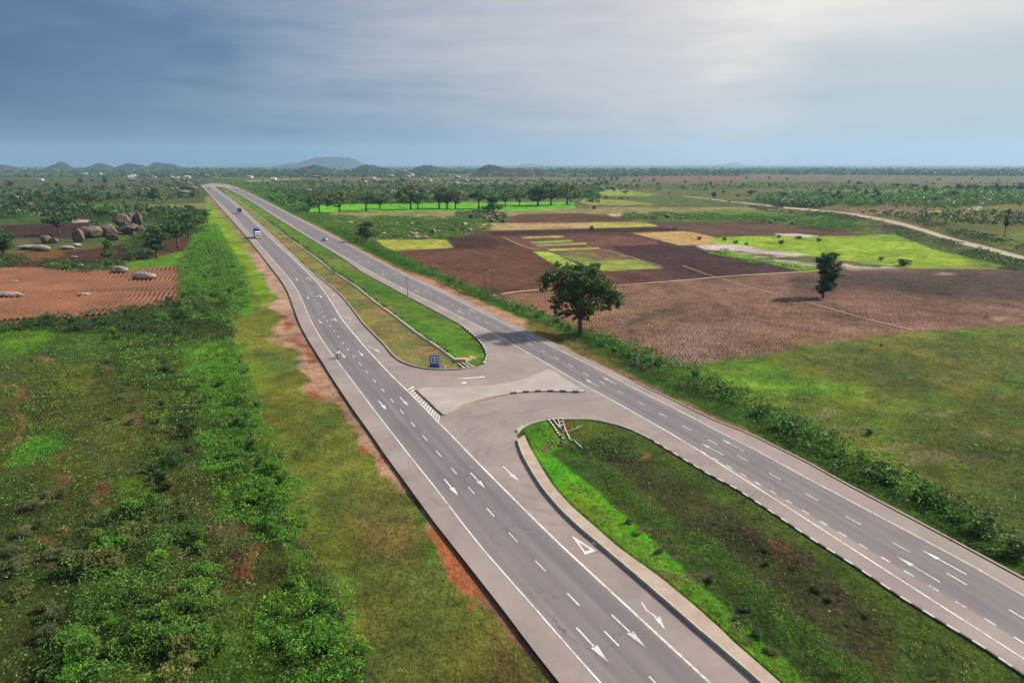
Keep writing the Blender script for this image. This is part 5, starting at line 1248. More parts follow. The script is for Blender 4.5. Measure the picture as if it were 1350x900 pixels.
for x, y, r_ in pts:
    X_ = (x-563)*k; Z_ = (550-y)*k*1.02; half = math.sqrt(max(4, 7.6**2-X_*X_))*(.55 if Z_ < 5 else .8)
    cl.append((X_, rh.uniform(-1, 1)*half*.45, Z_, r_*k*1.02))
    if r_ > 38: cl.append((X_*.85+rh.uniform(-.6,.6), rh.choice([-1,1])*half*rh.uniform(.5,.9), Z_*.96+.2, r_*k*.85))
hero('broad_crowned_tree', 765, 440, cl, [(0,0,-.3),(0,0,1.2),(-.1,0,2.4),(-.1,.1,3.6)], 30000, .2, 'leaf_dark', 'large broad crowned dark green tree standing in the hedgerow beside the right carriageway', .5, 14, 31)
k = .219/3.75*1.03
pts = [(195,575,24),(225,560,30),(255,555,28),(240,590,42),(270,610,36),(285,640,28),(215,610,30),(255,650,34),(270,665,26),(230,690,28),(225,715,26),(250,700,32),(262,685,26),(240,725,20),(205,700,14),(245,625,34)]
cl = [((x-240)*k, rh.uniform(-1.4, 1.4), (757-y)*k, r_*k) for x, y, r_ in pts]
hero('two_tiered_tree', 1085, 392, cl, [(0,0,-.3),(0,0,.8),(.05,0,1.8),(.1,0,3.0)], 13000, .2, 'leaf_dark', 'lone dark tree with two tiers of crown standing in the brown field', .28, 8, 32)

# ------------------------------------------------------------------ boulders
def rock_mesh(seed, flat=.7, cuts=6, sub=4, rough=.16):
    bm = bmesh.new(); bmesh.ops.create_icosphere(bm, subdivisions=sub, radius=1)
    r = random.Random(seed); pl = [(Vector((r.gauss(0,1), r.gauss(0,1), r.gauss(0,.7))).normalized(), r.uniform(.62, .9)) for _ in range(cuts)]
    co = np.array([v.co[:] for v in bm.verts]); n = fbm(co[:,0]*1.6+seed, co[:,1]*1.6+co[:,2]*1.3, seed, 4)
    for v, q in zip(bm.verts, n):
        c = v.co*(1+(q-.5)*rough*2.4)
        for d, l in pl:
            k_ = c.dot(d)
            if k_ > l: c -= d*(k_-l)*.85
        v.co = Vector((c.x, c.y, c.z*flat))
    me = bpy.data.meshes.new('boulder'); bm.to_mesh(me); bm.free(); me.polygons.foreach_set('use_smooth', [True]*len(me.polygons)); return me
RM = [rock_mesh(s, f, 11, 4, .3) for s, f in ((1,.8),(2,.9),(3,.6),(4,1.1),(5,.7),(6,.5))]
for me in RM: me.materials.append(M['rock'])
RP = [rock_mesh(s, f, 4) for s, f in ((11,.28),(12,.2),(13,.4))]
for me in RP: me.materials.append(M['rock_pale'])
def boulder(me, u, v, wpx, hpx, dpx, label, group=None, rz=None, lift=0, name='boulder'):
    s = scale_at(v); z = lift*s; p = P(u, v); d = max(.4, dpx*s/2)
    q = p+Vector((p.x, p.y, 0)).normalized()*d*.9
    o = link(name, me); o.location = (q.x, q.y, z+hpx*s*.42); zr = max(abs(v_.co.z) for v_ in me.vertices)
    o.scale = (wpx*s/2*1.12, d*1.1, hpx*s/2/zr*1.12); o.rotation_euler = (0, 0, 0 if rz is None else rz)
    tag(o, label, 'boulder', group); return o
boulder(RM[0], 105, 319, 13, 20, 14, 'narrow dark upright boulder at the left end of the outcrop')
boulder(RM[1], 122, 314, 26, 16, 22, 'wide dark boulder with a pale top in the outcrop')
boulder(RM[4], 143, 312, 24, 19, 22, 'dark rounded boulder beside the orange slab of the outcrop')
boulder(RM[2], 149, 317, 18, 9, 10, 'orange lit slab at the foot of the dark rounded boulder')
boulder(RM[5], 172, 309, 32, 14, 26, 'broad grey base rock under the stacked boulders')
boulder(RM[3], 162, 303, 19, 19, 18, 'tall dark boulder on the left of the stacked group', lift=3)
boulder(RM[1], 175, 300, 12, 15, 12, 'rounded boulder in the middle of the stacked group', lift=5)
boulder(RM[0], 184, 300, 9, 17, 10, 'slim pale boulder crowning the stacked group', lift=4)
boulder(RM[4], 186, 309, 12, 14, 12, 'sunlit boulder at the right shoulder of the stacked group')
boulder(RM[2], 178, 316, 4, 12, 4, 'leaning pale rock flake at the foot of the stacked group', rz=.6)
boulder(RM[1], 61, 321, 13, 11, 10, 'left of two grey boulders below the small dark plot')
boulder(RM[0], 72, 321, 9, 8, 8, 'right of two grey boulders below the small dark plot')
boulder(RP[2], 190, 370, 31, 11, 14, 'large pale whaleback boulder on the ridged red field')
boulder(RP[2], 158, 361, 22, 10, 12, 'pale cracked boulder at the upper edge of the ridged red field')
boulder(RP[1], 8, 393, 40, 8, 14, 'flat pale rock at the left edge of the ridged red field')
boulder(RP[1], 110, 390, 18, 4, 7, 'flat stone among weeds on the ridged red field')
boulder(RP[1], 18, 372, 11, 2.5, 5, 'small pale stone in the upper part of the ridged red field')
boulder(RP[1], 71, 352, 18, 5, 8, 'pale stone left of the bushes at the field edge')
boulder(RP[1], 103, 352, 14, 4, 8, 'pale stone right of the bushes at the field edge')
boulder(RP[1], 97, 340, 9, 2.5, 5, 'pale stone on the dark plot')
boulder(RP[2], 197, 334, 12, 7, 8, 'pale boulder under the large dark tree')
boulder(RM[0], 172, 343, 8, 4, 6, 'grey stone left of the pale boulder under the tree')
boulder(RP[1], 40, 329, 34, 6, 12, 'flat rock slab left of the striated one', name='rock_slab')
boulder(RP[1], 54, 331, 22, 8, 10, 'striated rounded slab among grass', name='rock_slab')
boulder(RP[1], 88, 329, 18, 5, 9, 'rock slab right of the striated one', name='rock_slab')
boulder(RP[0], 100, 325, 14, 4, 8, 'small slab at the right end of the rock pavement', name='rock_slab')
boulder(RP[2], 20, 262, 10, 5, 6, 'grey boulder by the trees at far left'); boulder(RM[1], 38, 275, 12, 9, 8, 'grey boulder between the trees at far left')
boulder(RP[1], 22, 268, 12, 4, 6, 'pale slab by the trees at far left'); boulder(RP[1], 242, 255, 12, 4, 6, 'pale slab in the scrub by the highway')
def rocks(n, poly, w0, w1, me_, label, group, seed, hr=(.45,.8)):
    r = random.Random(seed); a = np.array(poly); c = 0
    while c < n:
        u, v = r.uniform(a[:,0].min(), a[:,0].max()), r.uniform(a[:,1].min(), a[:,1].max())
        if not inpoly(np.array([u]), np.array([v]), poly)[0]: continue
        w = w0+(w1-w0)*r.random()**2; boulder(r.choice(me_), u, v, w, w*r.uniform(*hr), w*1.1, label, group, r.uniform(0, 3)); c += 1
rocks(58, [(440,291),(520,294),(640,292),(636,308),(590,316),(500,313),(462,304)], 4, 9, RP+RP+RM[:1], 'pale rock among scrub above the yellow plot', 'rocks above the yellow plot', 1, (.3,.55))
rocks(12, [(618,285),(662,286),(674,293),(640,294),(620,292)], 4, 9, RM, 'boulder in the small pile under the round bright tree', 'rocks of the small pile', 2)
rocks(34, [(160,236),(262,238),(262,252),(200,252),(170,246)], 3.5, 8, RM, 'reddish boulder in the rocky ground left of the highway', 'rocks left of the highway', 3)
rocks(30, [(110,245),(250,248),(250,266),(120,258)], 2.5, 6, RM+RP, 'boulder in the scrub on the left plain', 'rocks on the left plain', 4)
rocks(60, [(400,231),(560,233),(660,238),(740,243),(700,250),(560,246),(420,240)], 3, 8, RM+RP+RP, 'boulder on the rocky rise in front of the hills', 'rocks on the rise before the hills', 5)
rocks(44, [(640,244),(800,239),(860,245),(800,252),(700,254)], 2.5, 7, RM, 'boulder on the low knoll right of the tree row', 'rocks on the low knoll', 6)
rocks(34, [(380,246),(520,248),(620,252),(600,262),(420,262)], 3, 8, RM+RP+RP, 'boulder in the scrub behind the tree row', 'rocks behind the tree row', 7)
rocks(24, [(830,284),(900,286),(1000,290),(1080,293),(1060,297),(960,292),(850,289)], 4, 9, RM, 'boulder in the scrub belt beyond the brown field', 'rocks in the scrub belt', 8)
rocks(10, [(690,395),(1350,360),(1350,440),(930,490)], 1, 2.2, RP, 'small pale stone on open ground', 'small stones on open ground', 9)
rocks(12, [(930,500),(1340,470),(1340,690),(1150,590)], 1, 2.4, RP, 'small pale stone in the right pasture', 'small stones in the right pasture', 10)

# ------------------------------------------------------------------ ridged red field: real ridges of earth
def ridges():
    poly_px = [(-420,353),(67,353),(160,357),(237,351),(241,377),(230,399),(187,409),(133,415),(67,423.5),(-420,429)]
    a = P(208,360.7); b = P(149,411); d = (b-a).normalized(); n = Vector((d.y, -d.x, 0)); pp = [P(*q) for q in poly_px]
    pg = [(p.dot(d), p.dot(n)) for p in pp]; s0, s1 = min(p[0] for p in pg), max(p[0] for p in pg); t0, t1 = min(p[1] for p in pg), max(p[1] for p in pg)
    sp_ = 1.35; nt = int((t1-t0)/sp_*6); ns = int((s1-s0)/2.2)
    Sg, Tg = np.meshgrid(np.linspace(s0, s1, ns), t0+np.arange(nt)*sp_/6)
    wob = (fbm(Sg/30, Tg/30, 3, 3)-.5)*2.6+(fbm(Sg/120, Tg*0, 4, 2)-.5)*8
    ph = np.arange(nt)[:, None] % 6; H = np.array([0, .16, .44, .54, .44, .16])[ph]*(1+(fbm(Sg*1.2, Tg*1.2, 8, 2)-.5)*.5)
    X = Sg*d.x+(Tg+wob)*n.x; Y = Sg*d.y+(Tg+wob)*n.y
    inside = inpoly(Sg, Tg, pg)
    E_ = np.array([sdist(Sg, Tg, pg) < -0.2])[0]
    # a cross path of level earth
    u, v = 675+FOC*X/(Y*CP+CAMH*SP), 450+FOC*(-Y*SP+CAMH*CP)/(Y*CP+CAMH*SP)
    H = np.where(np.abs(v-(386-(u)*.014)) < 1.1, .02, H)
    Z = H-.05
    co = np.stack([X, Y, Z], -1).reshape(-1, 3); idx = np.arange((nt-1)*(ns-1)); r = idx//(ns-1); c = idx % (ns-1); q = r*ns+c
    m_ = E_.ravel(); F = np.stack([q, q+1, q+ns+1, q+ns], -1); F = F[m_[F].all(1)]
    used = np.unique(F); rm = np.full(len(co), -1); rm[used] = np.arange(len(used))
    me = npmesh('ridged_field', co[used], rm[F])
    m, t, b_, _ = newmat('red_earth'); g = gpos(t); n1 = noise(t, g, .06, 5, .6); n2 = noise(t, g, 1.2, 6, .7)
    c_ = mixc(t, ramp(t, n1, [(.35, 0.0), (.65, 1.0)]), alb(150, 88, 66), alb(106, 64, 50)); c_ = mixc(t, ramp(t, n2, [(.45, 0.0), (.7, .5)]), c_, alb(172, 112, 86))
    t.links.new(c_, b_.inputs['Base Color']); bump(t, b_, n2, .15)
    o = link('ridged_field', me, m); o['kind'] = 'structure'
ridges()

# ================================================================== built things
def heading(L, p):
    i = min(range(1, len(L)-1), key=lambda i: (L[i].xy-p.xy).length); d = L[i+1]-L[i-1]; return math.atan2(d.y, d.x)-math.pi/2
# ------------------------------------------------------------------ house prototypes
def house(label, roofmat, L=11, Wd=7, H=2.9):
    r = empty('house', (0,0,0), 0, label, 'house')
    w = MB().box((0,0,H/2-.2), (L, Wd, H+.4)); w.build('wall', M['grey_wall'], r)
    e = .5; rp = [(-Wd/2-e, H-.08), (0, H+1.7), (Wd/2+e, H-.08), (Wd/2+e, H+.04), (0, H+1.85), (-Wd/2-e, H+.04)]
    MB().prism(rp, -L/2-e, L/2+e).build('roof', roofmat, r)
    g_ = MB(); g_.prism([(-Wd/2, H-.02), (Wd/2, H-.02), (0, H+1.62)], -L/2, L/2); g_.build('gable', M['grey_wall'], r)
    MB().box((-.8, -Wd/2-.03, 1.0), (1.0, .08, 2.0)).build('door', M['timber'], r)
    for x in (-3.6, 1.6, 3.8): 
        f = MB().box((x, -Wd/2-.03, 1.6), (1.2, .08, 1.0)).build('window', M['paint_white'], r)
        MB().box((x, -Wd/2-.08, 1.6), (1.0, .05, .8)).build('pane', M['glass'], f)
    reg(r); return r
h1 = house('', M['roof_tin']); h2 = house('', M['roof_rust'], 9, 6, 2.6); hu = set()
HS = [(330,234.5,1.4,h1,'white roofed house nearest the highway beyond the road bend'),(361,237,1.2,h1,'second pale house right of the highway bend'),(113,230,1.3,h1,'tin roofed house at the left end of the village'),
 (133,230,1.3,h1,'tin roofed house second from the left in the village'),(55,238,1.0,h1,'single pale house on the plain left of the village'),(274,232.5,1.2,h1,'pale house just left of where the highway vanishes'),(200,232,1.5,h2,'large rust roofed house in the middle of the village')]
for u, v, s, pr, lab in HS:
    o = pr if pr.name not in hu else copy_tree(pr); hu.add(pr.name); p = P(u, v); o.location = p; o.scale = (s,)*3; o.rotation_euler = (0,0,random.uniform(-.5,.5)); tag(o, lab, 'house')
rh = random.Random(3)
for i in range(14):
    u = rh.uniform(140, 290); v = rh.uniform(230, 235); pr = rh.choice([h1, h1, h2]); o = copy_tree(pr); o.location = P(u, v); s = rh.uniform(.9, 1.5); o.scale = (s,)*3; o.rotation_euler = (0,0,rh.uniform(-.9,.9))
    tag(o, 'small tin roofed house in the crowd of village houses' if pr is h1 else 'small rust roofed house in the crowd of village houses', 'house', 'tin roofed village houses' if pr is h1 else 'rust roofed village houses')

# ------------------------------------------------------------------ vehicles (built facing +Y)
def truck(label, cargo, cab, L=9.6, Wd=2.55, Hc=4.3):
    r = empty('truck', (0,0,0), 0, label, 'truck')
    MB().box((0, 0, .95), (.9, L-.6, .25)).build('chassis', M['black'], r)
    c = MB(); c.prism([(L/2-2.1, .75), (L/2, .75), (L/2+.02, 1.9), (L/2-.28, 3.05), (L/2-.6, 3.2), (L/2-2.1, 3.2)], -Wd/2, Wd/2); cb = c.build('cab', cab, r, .06)
    MB().box((0, L/2-.12, 2.35), (Wd-.35, .1, .95)).build('windscreen', M['glass'], cb).rotation_euler = (0,0,0)
    MB().box((0, L/2+.04, 1.42), (Wd-.7, .06, .55)).build('grille', M['black'], cb)
    MB().box((0, L/2+.1, .72), (Wd-.05, .22, .4)).build('bumper', M['white'], r, .03)
    for s in (-1, 1):
        MB().box((s*(Wd/2+.005), L/2-1.0, 2.35), (.05, 1.0, .8)).build('side_window', M['glass'], cb)
        MB().box((s*(Wd/2-.3), L/2+.08, 1.05), (.35, .08, .22)).build('headlight', M['lamp'], cb)
        MB().box((s*(Wd/2+.22), L/2-.15, 2.5), (.18, .1, .5)).build('mirror', M['black'], cb)
    b = MB(); lo, hi = -L/2, L/2-2.35
    n = 9; rr = random.Random(4); prof = []
    b.box((0, (lo+hi)/2, 1.75), (Wd, hi-lo, 1.1)); b.build('cargo_bed', M['darkpaint'] if cargo is M['blue'] else cargo, r, .02)
    t_ = MB(); t_.prism([(-Wd/2-.03, 2.2), (-Wd/2-.03, Hc-.35), (-Wd/2+.35, Hc-.05), (0, Hc+.08), (Wd/2-.35, Hc-.05), (Wd/2+.03, Hc-.35), (Wd/2+.03, 2.2)], lo, hi)
    for v_ in t_.v: v_.x, v_.y = v_.y, v_.x
    t_.build('tarpaulin', cargo, r, .03)
    for s in (-1, 1):
        for y in (L/2-1.1, -L/2+1.3, -L/2+2.6):
            w = MB().wheel((s*(Wd/2-.2), y, .5), .5, .34).build('wheel', M['tyre'], r)
            MB().wheel((s*(Wd/2-.02), y, .5), .26, .04, 12).build('rim', M['steel'], w)
    reg(r); return r
def car(label, paint, L=4.4, Wd=1.78, H=1.45):
    r = empty('car', (0,0,0), 0, label, 'car')
    b = MB(); b.prism([(-L/2, .35), (-L/2+.02, .85), (-L/2+.5, .95), (L/2-1.2, .93), (L/2-.15, .75), (L/2, .5), (L/2-.05, .3), (-L/2+.05, .28)], -Wd/2, Wd/2); bo = b.build('body', paint, r, .07, True)
    g_ = MB(); g_.prism([(-L/2+.35, .93), (-L/2+.95, H-.05), (-.2, H-.02), (.35, H-.08), (L/2-1.15, .93)], -Wd/2+.12, Wd/2-.12); gh = g_.build('greenhouse', M['glass'], r, .05)
    MB().box((0, -.35, H-.02), (Wd-.38, 1.5, .05)).build('roof', paint, r, .02)
    for s in (-1, 1):
        MB().box((s*(Wd/2-.3), L/2-.06, .62), (.36, .08, .14)).build('headlight', M['lamp'], bo); MB().box((s*(Wd/2-.28), -L/2, .72), (.34, .06, .16)).build('tail_light', M['red'], bo)
        MB().box((s*(Wd/2+.08), .75, 1.0), (.16, .1, .12)).build('mirror', paint, bo)
        for y in (L/2-.85, -L/2+.85):
            w = MB().wheel((s*(Wd/2-.1), y, .32), .32, .22).build('wheel', M['tyre'], r); MB().wheel((s*(Wd/2+.015), y, .32), .19, .03, 12).build('rim', M['steel'], w)
    reg(r); return r
def put(o, L, u, v, s=1.0, away=False):
    p = P(u, v, PZ); o.location = (p.x, p.y, LZ); o.rotation_euler = (0, 0, heading(L, p)+(math.pi if away else 0)); o.scale = (s,)*3
MLt, MRt = ML, MR      # both run from the far end towards the camera
t1 = truck('lorry with a white cab and a bright blue covered load driving towards the camera', M['blue'], M['white']); put(t1, MLt, 339.5, 313.3, 1.08)
t2 = truck('dark covered lorry following far behind the blue one', M['darkpaint'], M['darkpaint'], 7.5, 2.5, 3.7); put(t2, MLt, 316, 281.5, 1.1)
c1 = car('silver saloon car driving away alone on the right carriageway', M['silver']); put(c1, MRt, 428.5, 317, 1.05, True)
c2 = car('tiny dark car near the vanishing end of the left carriageway', M['darkpaint']); put(c2, MLt, 276, 248.8, 1.5)
t3 = truck('distant white lorry on the right carriageway near the bend', M['white'], M['white'], 8, 2.5, 3.2); put(t3, MRt, 312, 250.6, 1.15, True)

# ------------------------------------------------------------------ motorcycle and rider
mp = P(446.3, 472, PZ); mh = heading(MLt, mp)
mo = empty('motorcycle', (mp.x, mp.y, LZ), mh, 'small motorcycle on the left carriageway heading towards the camera', 'motorcycle')
for y in (-.62, .66):
    w = MB(); 
    ring = [(0, y+math.cos(a)*.27, .3+math.sin(a)*.27) for a in np.linspace(0, 2*math.pi, 22)]
    w.tube(ring, .045, 6, False); wo_ = w.build('wheel', M['tyre'], mo)
    MB().wheel((0, y, .3), .09, .1, 10).build('hub', M['steel'], wo_)
MB().tube([(0,.66,.3),(0,.5,.72),(0,.42,.98)], [.04,.04,.035]).build('front_fork', M['steel'], mo)
MB().tube([(-.36,.34,1.03),(-.1,.42,.98),(.1,.42,.98),(.36,.34,1.03)], .018, 6).build('handlebar', M['steel'], mo)
fb = MB(); fb.prism([(-.05,.62),(.32,.62),(.38,.82),(.12,.9),(-.08,.8)], -.13, .13); fb.build('fuel_tank', M['red'], mo, .03)
MB().box((0, -.32, .8), (.26, .68, .1), taper=.85).build('seat', M['black'], mo, .02)
MB().box((0, .08, .42), (.24, .4, .34)).build('engine', M['steel'], mo, .03)
MB().tube([(.15,.1,.3),(.16,-.3,.28),(.17,-.75,.36)], [.03,.045,.05], 8).build('exhaust', M['steel'], mo)
MB().wheel((0,.56,.86), .1, .12, 12, 'Y').build('headlight', M['lamp'], mo)
MB().box((0,.7,.62), (.12,.5,.03)).build('mudguard', M['white'], mo, .01)
def skin_person(name, J, E, rad, mat, parent):
    me = bpy.data.meshes.new(name); me.from_pydata(J, E, []); o = link(name, me, mat, parent)
    sm_ = o.modifiers.new('skin', 'SKIN')
    for i, r in enumerate(rad): me.skin_vertices[0].data[i].radius = (r, r)
    me.skin_vertices[0].data[0].use_root = True
    o.modifiers.new('sub', 'SUBSURF').levels = 1; o.modifiers['sub'].render_levels = 1
    bpy.context.view_layer.update(); dg = bpy.context.evaluated_depsgraph_get()
    m2 = bpy.data.meshes.new_from_object(o.evaluated_get(dg)); o.modifiers.clear(); o.data = m2
    if not m2.materials: m2.materials.append(mat)
    m2.polygons.foreach_set('use_smooth', [True]*len(m2.polygons)); return o
rd = empty('person', (mp.x, mp.y, LZ), mh, 'rider in a white shirt and dark helmet sitting on the motorcycle', 'person')
J = [(0,-.32,.92),(0,-.26,1.1),(0,-.16,1.32),(0,-.1,1.45),(0,-.06,1.53),(0,-.02,1.66),(0,0,1.74)]
E_ = [(0,1),(1,2),(2,3),(3,4),(4,5),(5,6)]; rad = [.15,.14,.16,.1,.055,.1,.08]
def add(p, par, r): J.append(p); E_.append((par, len(J)-1)); rad.append(r); return len(J)-1
for s in (-1, 1):
    a = add((s*.19,-.14,1.4), 3, .07); a = add((s*.3,.08,1.2), a, .05); a = add((s*.34,.3,1.07), a, .033); h_ = add((s*.35,.37,1.05), a, .032)
    for k in range(4): f_ = add((s*(.33+.018*k),.42,1.05), h_, .009); add((s*(.33+.018*k),.43,1.01+.003*k), f_, .008)
    add((s*.31,.36,1.03), h_, .01)
    l = add((s*.12,-.28,.9), 0, .1); l = add((s*.2,.14,.8), l, .075); l = add((s*.19,-.02,.42), l, .05); l = add((s*.19,-.02,.34), l, .045); add((s*.19,.13,.31), l, .035)
body = skin_person('body', J, E_, rad, M['skin'], rd)
# clothes are shells over the body
def shell(name, mat, test, grow):
    me = body.data.copy(); bm = bmesh.new(); bm.from_mesh(me); bm.normal_update()
    for v in bm.verts: v.co += v.normal*grow
    bmesh.ops.delete(bm, geom=[f for f in bm.faces if not test(f.calc_center_median())], context='FACES'); bm.to_mesh(me); bm.free(); me.materials.clear()
    return link(name, me, mat, rd)
shell('shirt', M['cloth_white'], lambda c: .93 < c.z < 1.49 and c.y < .3, .02)
shell('trousers', M['cloth_dark'], lambda c: .36 < c.z <= .95 and c.y < .28, .018)
hm = MB(); hm.tube([(0,-.03,1.57),(0,-.03,1.64),(0,-.03,1.74),(0,-.03,1.80),(0,-.03,1.83)], [.11,.135,.135,.1,.03], 14); he = hm.build('helmet', M['black'], rd, 0, True)
MB().box((0,.095,1.66), (.17,.04,.09)).build('visor', M['glass'], he, .01)

# ------------------------------------------------------------------ blue sign with a framed B
sp_ = P(573, 484.2, 0); sg = empty('sign', (sp_.x, sp_.y-.1, .08), R(-6), 'blue square sign showing a white framed letter B on a blue plinth', 'sign')
MB().box((0, 0, .16), (2.25, .9, .5), taper=.86).build('plinth', M['sign_blue'], sg, .02)
MB().box((0, .1, 1.36), (1.68, .3, 1.86)).build('panel', M['sign_blue'], sg, .02)
fr = MB(); 
for x, z, w, h in ((-.56,1.42,.15,1.32),(.56,1.42,.15,1.32),(0,2.005,.97,.15),(0,.835,.97,.15)): fr.box((x, -.075, z), (w, .04, h))
fr.build('white_frame', M['white'], sg)
MB().box((0, -.058, 1.42), (.97, .02, 1.02)).build('inner_panel', M['darkpaint'], sg)
fc = bpy.data.curves.new('B', 'FONT'); fc.body = 'B'; fc.size = 1.15; fc.extrude = .02; fc.align_x = 'CENTER'; fc.align_y = 'CENTER'
fo = bpy.data.objects.new('tmp', fc); COL.objects.link(fo); bpy.context.view_layer.update()
fm = bpy.data.meshes.new_from_object(fo.evaluated_get(bpy.context.evaluated_depsgraph_get())); bpy.data.objects.remove(fo)
lo_ = link('letter', fm, None, sg, (0, -.1, 1.42)); fm.materials.clear(); fm.materials.append(M['white']); lo_.rotation_euler = (math.pi/2, 0, 0)
for i, (u, v, s, lab) in enumerate(((585.5,484.3,.5,'larger of the two white lumps beside the blue sign'),(589.5,483.6,.32,'smaller of the two white lumps beside the blue sign'))):
    p = P(u, v); o = link('stone', RP[2].copy() if i == 0 else RP[2], None); o.location = (p.x, p.y, .12); o.scale = (s, s*.8, s*1.1); tag(o, lab, 'stone')

# ------------------------------------------------------------------ drainage works
def seg(name, pts, w, z0, z1, mat, parent=None, step=6):
    o = bar(name, G(pts, 0, 0, 0, step), w, z0, z1, mat, None); o.parent = parent; return o
cv = empty('drain_headwall', P(612, 478), 0, 'tan stepped masonry drain inlet at the tip of the north median', 'drain inlet'); c0 = cv.location.copy()
def seg0(name, pts, w, z0, z1, mat, root):
    g_ = [p-root.location for p in G(pts, 0, 0)]; o = bar(name, g_, w, z0, z1, mat, None); o.parent = root; return o
seg0('headwall', [(600,477.5),(612,477.2)], 1.1, -.3, .75, M['brick'], cv)
seg0('step', [(611.5,477.6),(616,475.8)], .9, -.3, .6, M['brick'], cv); seg0('step', [(615.5,475.8),(619.5,474)], .8, -.3, .45, M['brick'], cv)
seg0('step', [(619,474.3),(623,473)], .7, -.3, .62, M['brick'], cv); seg0('step', [(622.5,473.6),(628,472.5)], .5, -.3, .3, M['conc_drain'], cv)
ch = empty('drain_chute', P(615, 484), 0, 'black and white striped inlet channels beside the tan masonry', 'drain chute')
for a, b in (((604,480.5),(613,487)),((609,479.5),(620,486.8)),((614,479.5),(625,485.5))): seg0('channel_wall', [a, b], .28, -.2, .34, M['conc_drain'], ch)
for a, b in (((607,481.5),(616,487)),((612,480.5),(622.5,486.4))): seg0('channel_bed', [a, b], .5, -.2, .02, M['black'], ch)
cs = empty('drain_chute', P(737, 562), 0, 'striped concrete chutes running down into the south median weeds', 'drain chute')
seg0('chute_wall', [(722,553),(729,562),(736,573),(744,581)], .24, -.3, .26, M['striped_small'], cs)
seg0('chute_wall', [(728,553),(736,563),(744,571)], .2, -.3, .28, M['conc_drain'], cs)
seg0('chute_wall', [(735.5,553),(739,565),(743,571)], .2, -.3, .28, M['conc_drain'], cs)
seg0('chute_wall', [(741,553),(744.5,566),(752,582),(757,582.5),(767,592)], .2, -.3, .28, M['conc_drain'], cs)
seg0('chute_bed', [(725,553),(732,562),(740,573)], .7, -.3, .03, M['black'], cs); seg0('chute_bed', [(731.5,553),(738,563)], .7, -.3, .03, M['timber'], cs)
for i in range(6):
    t = i/6; seg0('rung', [(736.6+4*t, 554+13*t), (741.6+3*t, 554+12.6*t)], .26, -.1, .36, M['conc_drain'] if i % 2 == 0 else M['black'], cs)
rr_ = random.Random(8)
for i in range(9):
    o = boulder(RM[i % 5], 736+rr_.uniform(0, 13), 577+rr_.uniform(0, 13), rr_.uniform(3, 7), rr_.uniform(2, 4.5), 5, '', 'brown rubble stones below the striped chutes', rr_.uniform(0, 3), name='rubble_stone'); o['category'] = 'stone'
br = empty('fallen_branch', P(760, 567), 0, 'pale forked branch lying on the red soil by the striped chutes', 'branch')
MB().tube([(-1.1,-.5,.1),(0,0,.3),(.9,.9,.5)], [.06,.05,.02], 6).build('stem', M['conc_drain'], br); MB().tube([(0,0,.3),(.3,.7,.6)], [.04,.015], 5).build('twig', M['conc_drain'], br)
MB().tube([(-.5,-.2,.2),(-.6,.5,.4)], [.04,.015], 5).build('twig', M['conc_drain'], br)
# manhole spot on the slip lane
p = P(784.5, 716, PZ); o = MB().tube([(0,0,0),(0,0,.03)], [.3,.29], 16).build('round_cover', M['mark']); o.location = (p.x, p.y, MZ); tag(o, 'round whitish cover on the slip lane next to the painted triangle', 'cover')

# ------------------------------------------------------------------ poles
def pole(u, v, h, r, label, lean=0.0, mat='steel', arm=None):
    p = P(u, v); o = empty('pole', (p.x, p.y, -.1), 0, label, 'pole')
    MB().tube([(0,0,0),(lean*.5,0,h*.5),(lean,0,h)], [r*1.3, r, r*.7], 10).build('shaft', mat if not isinstance(mat, str) else M[mat], o)
    MB().box((0,0,.15), (r*5, r*5, .3)).build('footing', M['conc_drain'], o); return o
grey = simple('pole_grey', (.20,.19,.18), .8)
pole(538.2, 393.2, 6.7, .13, 'bare grey concrete post standing on the north median edge', -.25, grey)
o = pole(841, 480, 7.4, .05, 'slim pale pole rising out of the right hedgerow beyond the large tree', -.1, simple('pole_pale', (.3,.29,.27), .7))
MB().box((0,0,1.0), (.45,.3,2.0)).build('meter_box', M['grey_wall'], o)
a, b = P(649, 391), P(637.6, 386); hp = empty('utility_pole', a, 0, 'dark two legged utility pole with a crossarm beside the dark ploughed field', 'utility pole')
q = b-a; q.z = 0; q *= .9
for d in (Vector((0,0,0)), q): MB().tube([d, d+Vector((0,0,7.4))], [.15,.11], 8).build('leg', M['timber'], hp)
dn = q.normalized(); mb = MB(); mb.tube([-dn*1.0+Vector((0,0,7.1)), q+dn*.9+Vector((0,0,7.1))], .1, 6); mb.build('crossarm', M['timber'], hp)
for k_ in (-.7, .9, 2.2):
    MB().tube([dn*k_+Vector((0,0,7.15)), dn*k_+Vector((0,0,7.5))], [.09,.06], 8).build('insulator', M['grey_wall'], hp)

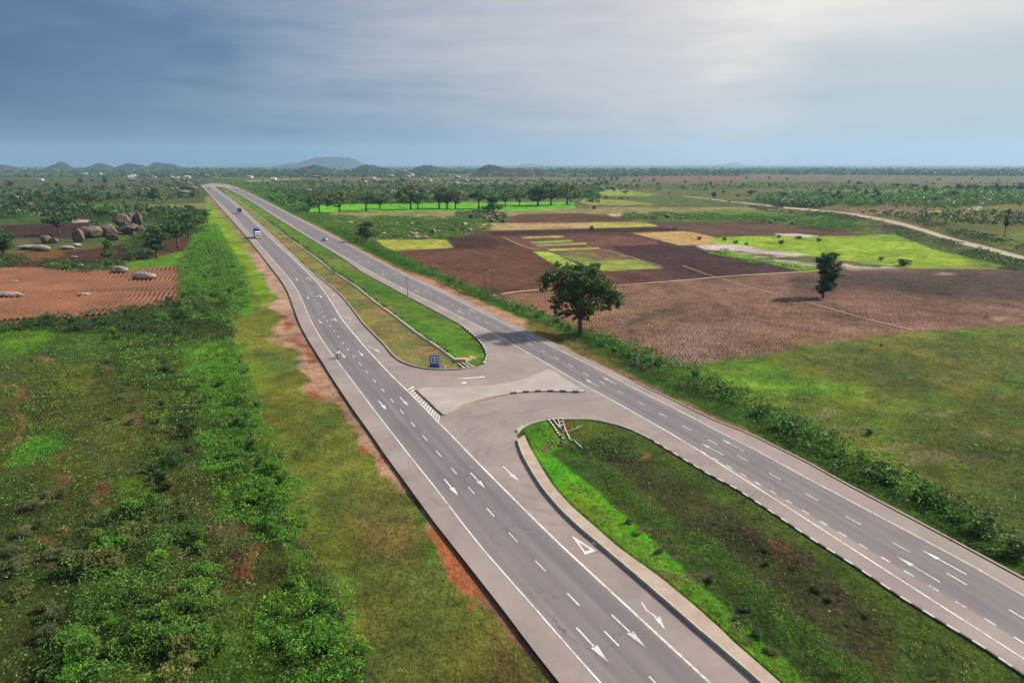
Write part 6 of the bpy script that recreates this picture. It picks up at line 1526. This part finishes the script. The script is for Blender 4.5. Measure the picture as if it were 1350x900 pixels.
# ------------------------------------------------------------------ every repeat gets its own words
OW = ['first','second','third','fourth','fifth','sixth','seventh','eighth','ninth','tenth','eleventh','twelfth','thirteenth','fourteenth','fifteenth','sixteenth','seventeenth','eighteenth','nineteenth']
TN = {2:'twent',3:'thirt',4:'fort',5:'fift',6:'sixt'}
def ordi(n):
    if n < 20: return OW[n-1]
    return TN[n//10]+('ieth' if n % 10 == 0 else 'y '+OW[n % 10-1])
GRP = {}
for o in list(COL.objects):
    if o.parent is None and 'group' in o and 'category' in o: GRP.setdefault(o['group'], []).append(o)
for g_, L_o in GRP.items():
    L_o.sort(key=lambda o: PX(o.location.x, o.location.y, 0)[0]); hs = sorted(o.scale.z*(o.dimensions.z or 1) if o.type == 'MESH' else o.scale.z for o in L_o)
    for i, o in enumerate(L_o):
        z = o.scale.z*(o.dimensions.z or 1) if o.type == 'MESH' else o.scale.z; sz = 'small' if z < hs[len(hs)//3] else 'large' if z > hs[2*len(hs)//3] else 'middling'
        col = ''
        for c in [q for q in COL.objects if q.parent == o and q.name.split('.')[0] in ('crown','foliage')][:1]:
            col = {'leaf_dark':'dark ','leaf_mid':'mid green ','leaf_olive':'olive ','leaf_grey':'grey green '}.get(c.data.materials[0].name, '')
        kind = {'tree':'tree','shrub':'shrub','boulder':'rock','house':'house'}.get(o['category'], o['category'])
        if len(g_.split()) > 9: g_ = g_
        if len(f'{sz} {col}{kind}, {ordi(i+1)} from the left of the {g_}'.split()) > 15: col = ''
        if len(f'{sz} {col}{kind}, {ordi(i+1)} from the left of the {g_}'.split()) > 15: kind, sz = 'one', sz
        o['label'] = f'{sz} {col}{kind}, {ordi(i+1)} from the left of the {g_}'
# ------------------------------------------------------------------ air
hz = MB().box((0, 7400, 208), (34000, 16600, 420)).build('haze', None)
m = bpy.data.materials.new('air'); m.use_nodes = True; t = m.node_tree; t.nodes.clear()
ou = NN(t, 'ShaderNodeOutputMaterial'); pv = NN(t, 'ShaderNodeVolumePrincipled'); t.links.new(pv.outputs[0], ou.inputs['Volume'])
pv.inputs['Color'].default_value = (.44, .70, .93, 1); pv.inputs['Density'].default_value = 7.5e-5; pv.inputs['Anisotropy'].default_value = .15
hz.data.materials.append(m); hz['kind'] = 'stuff'; tag(hz, 'pale blue haze lying over the whole plain to the horizon', 'haze')
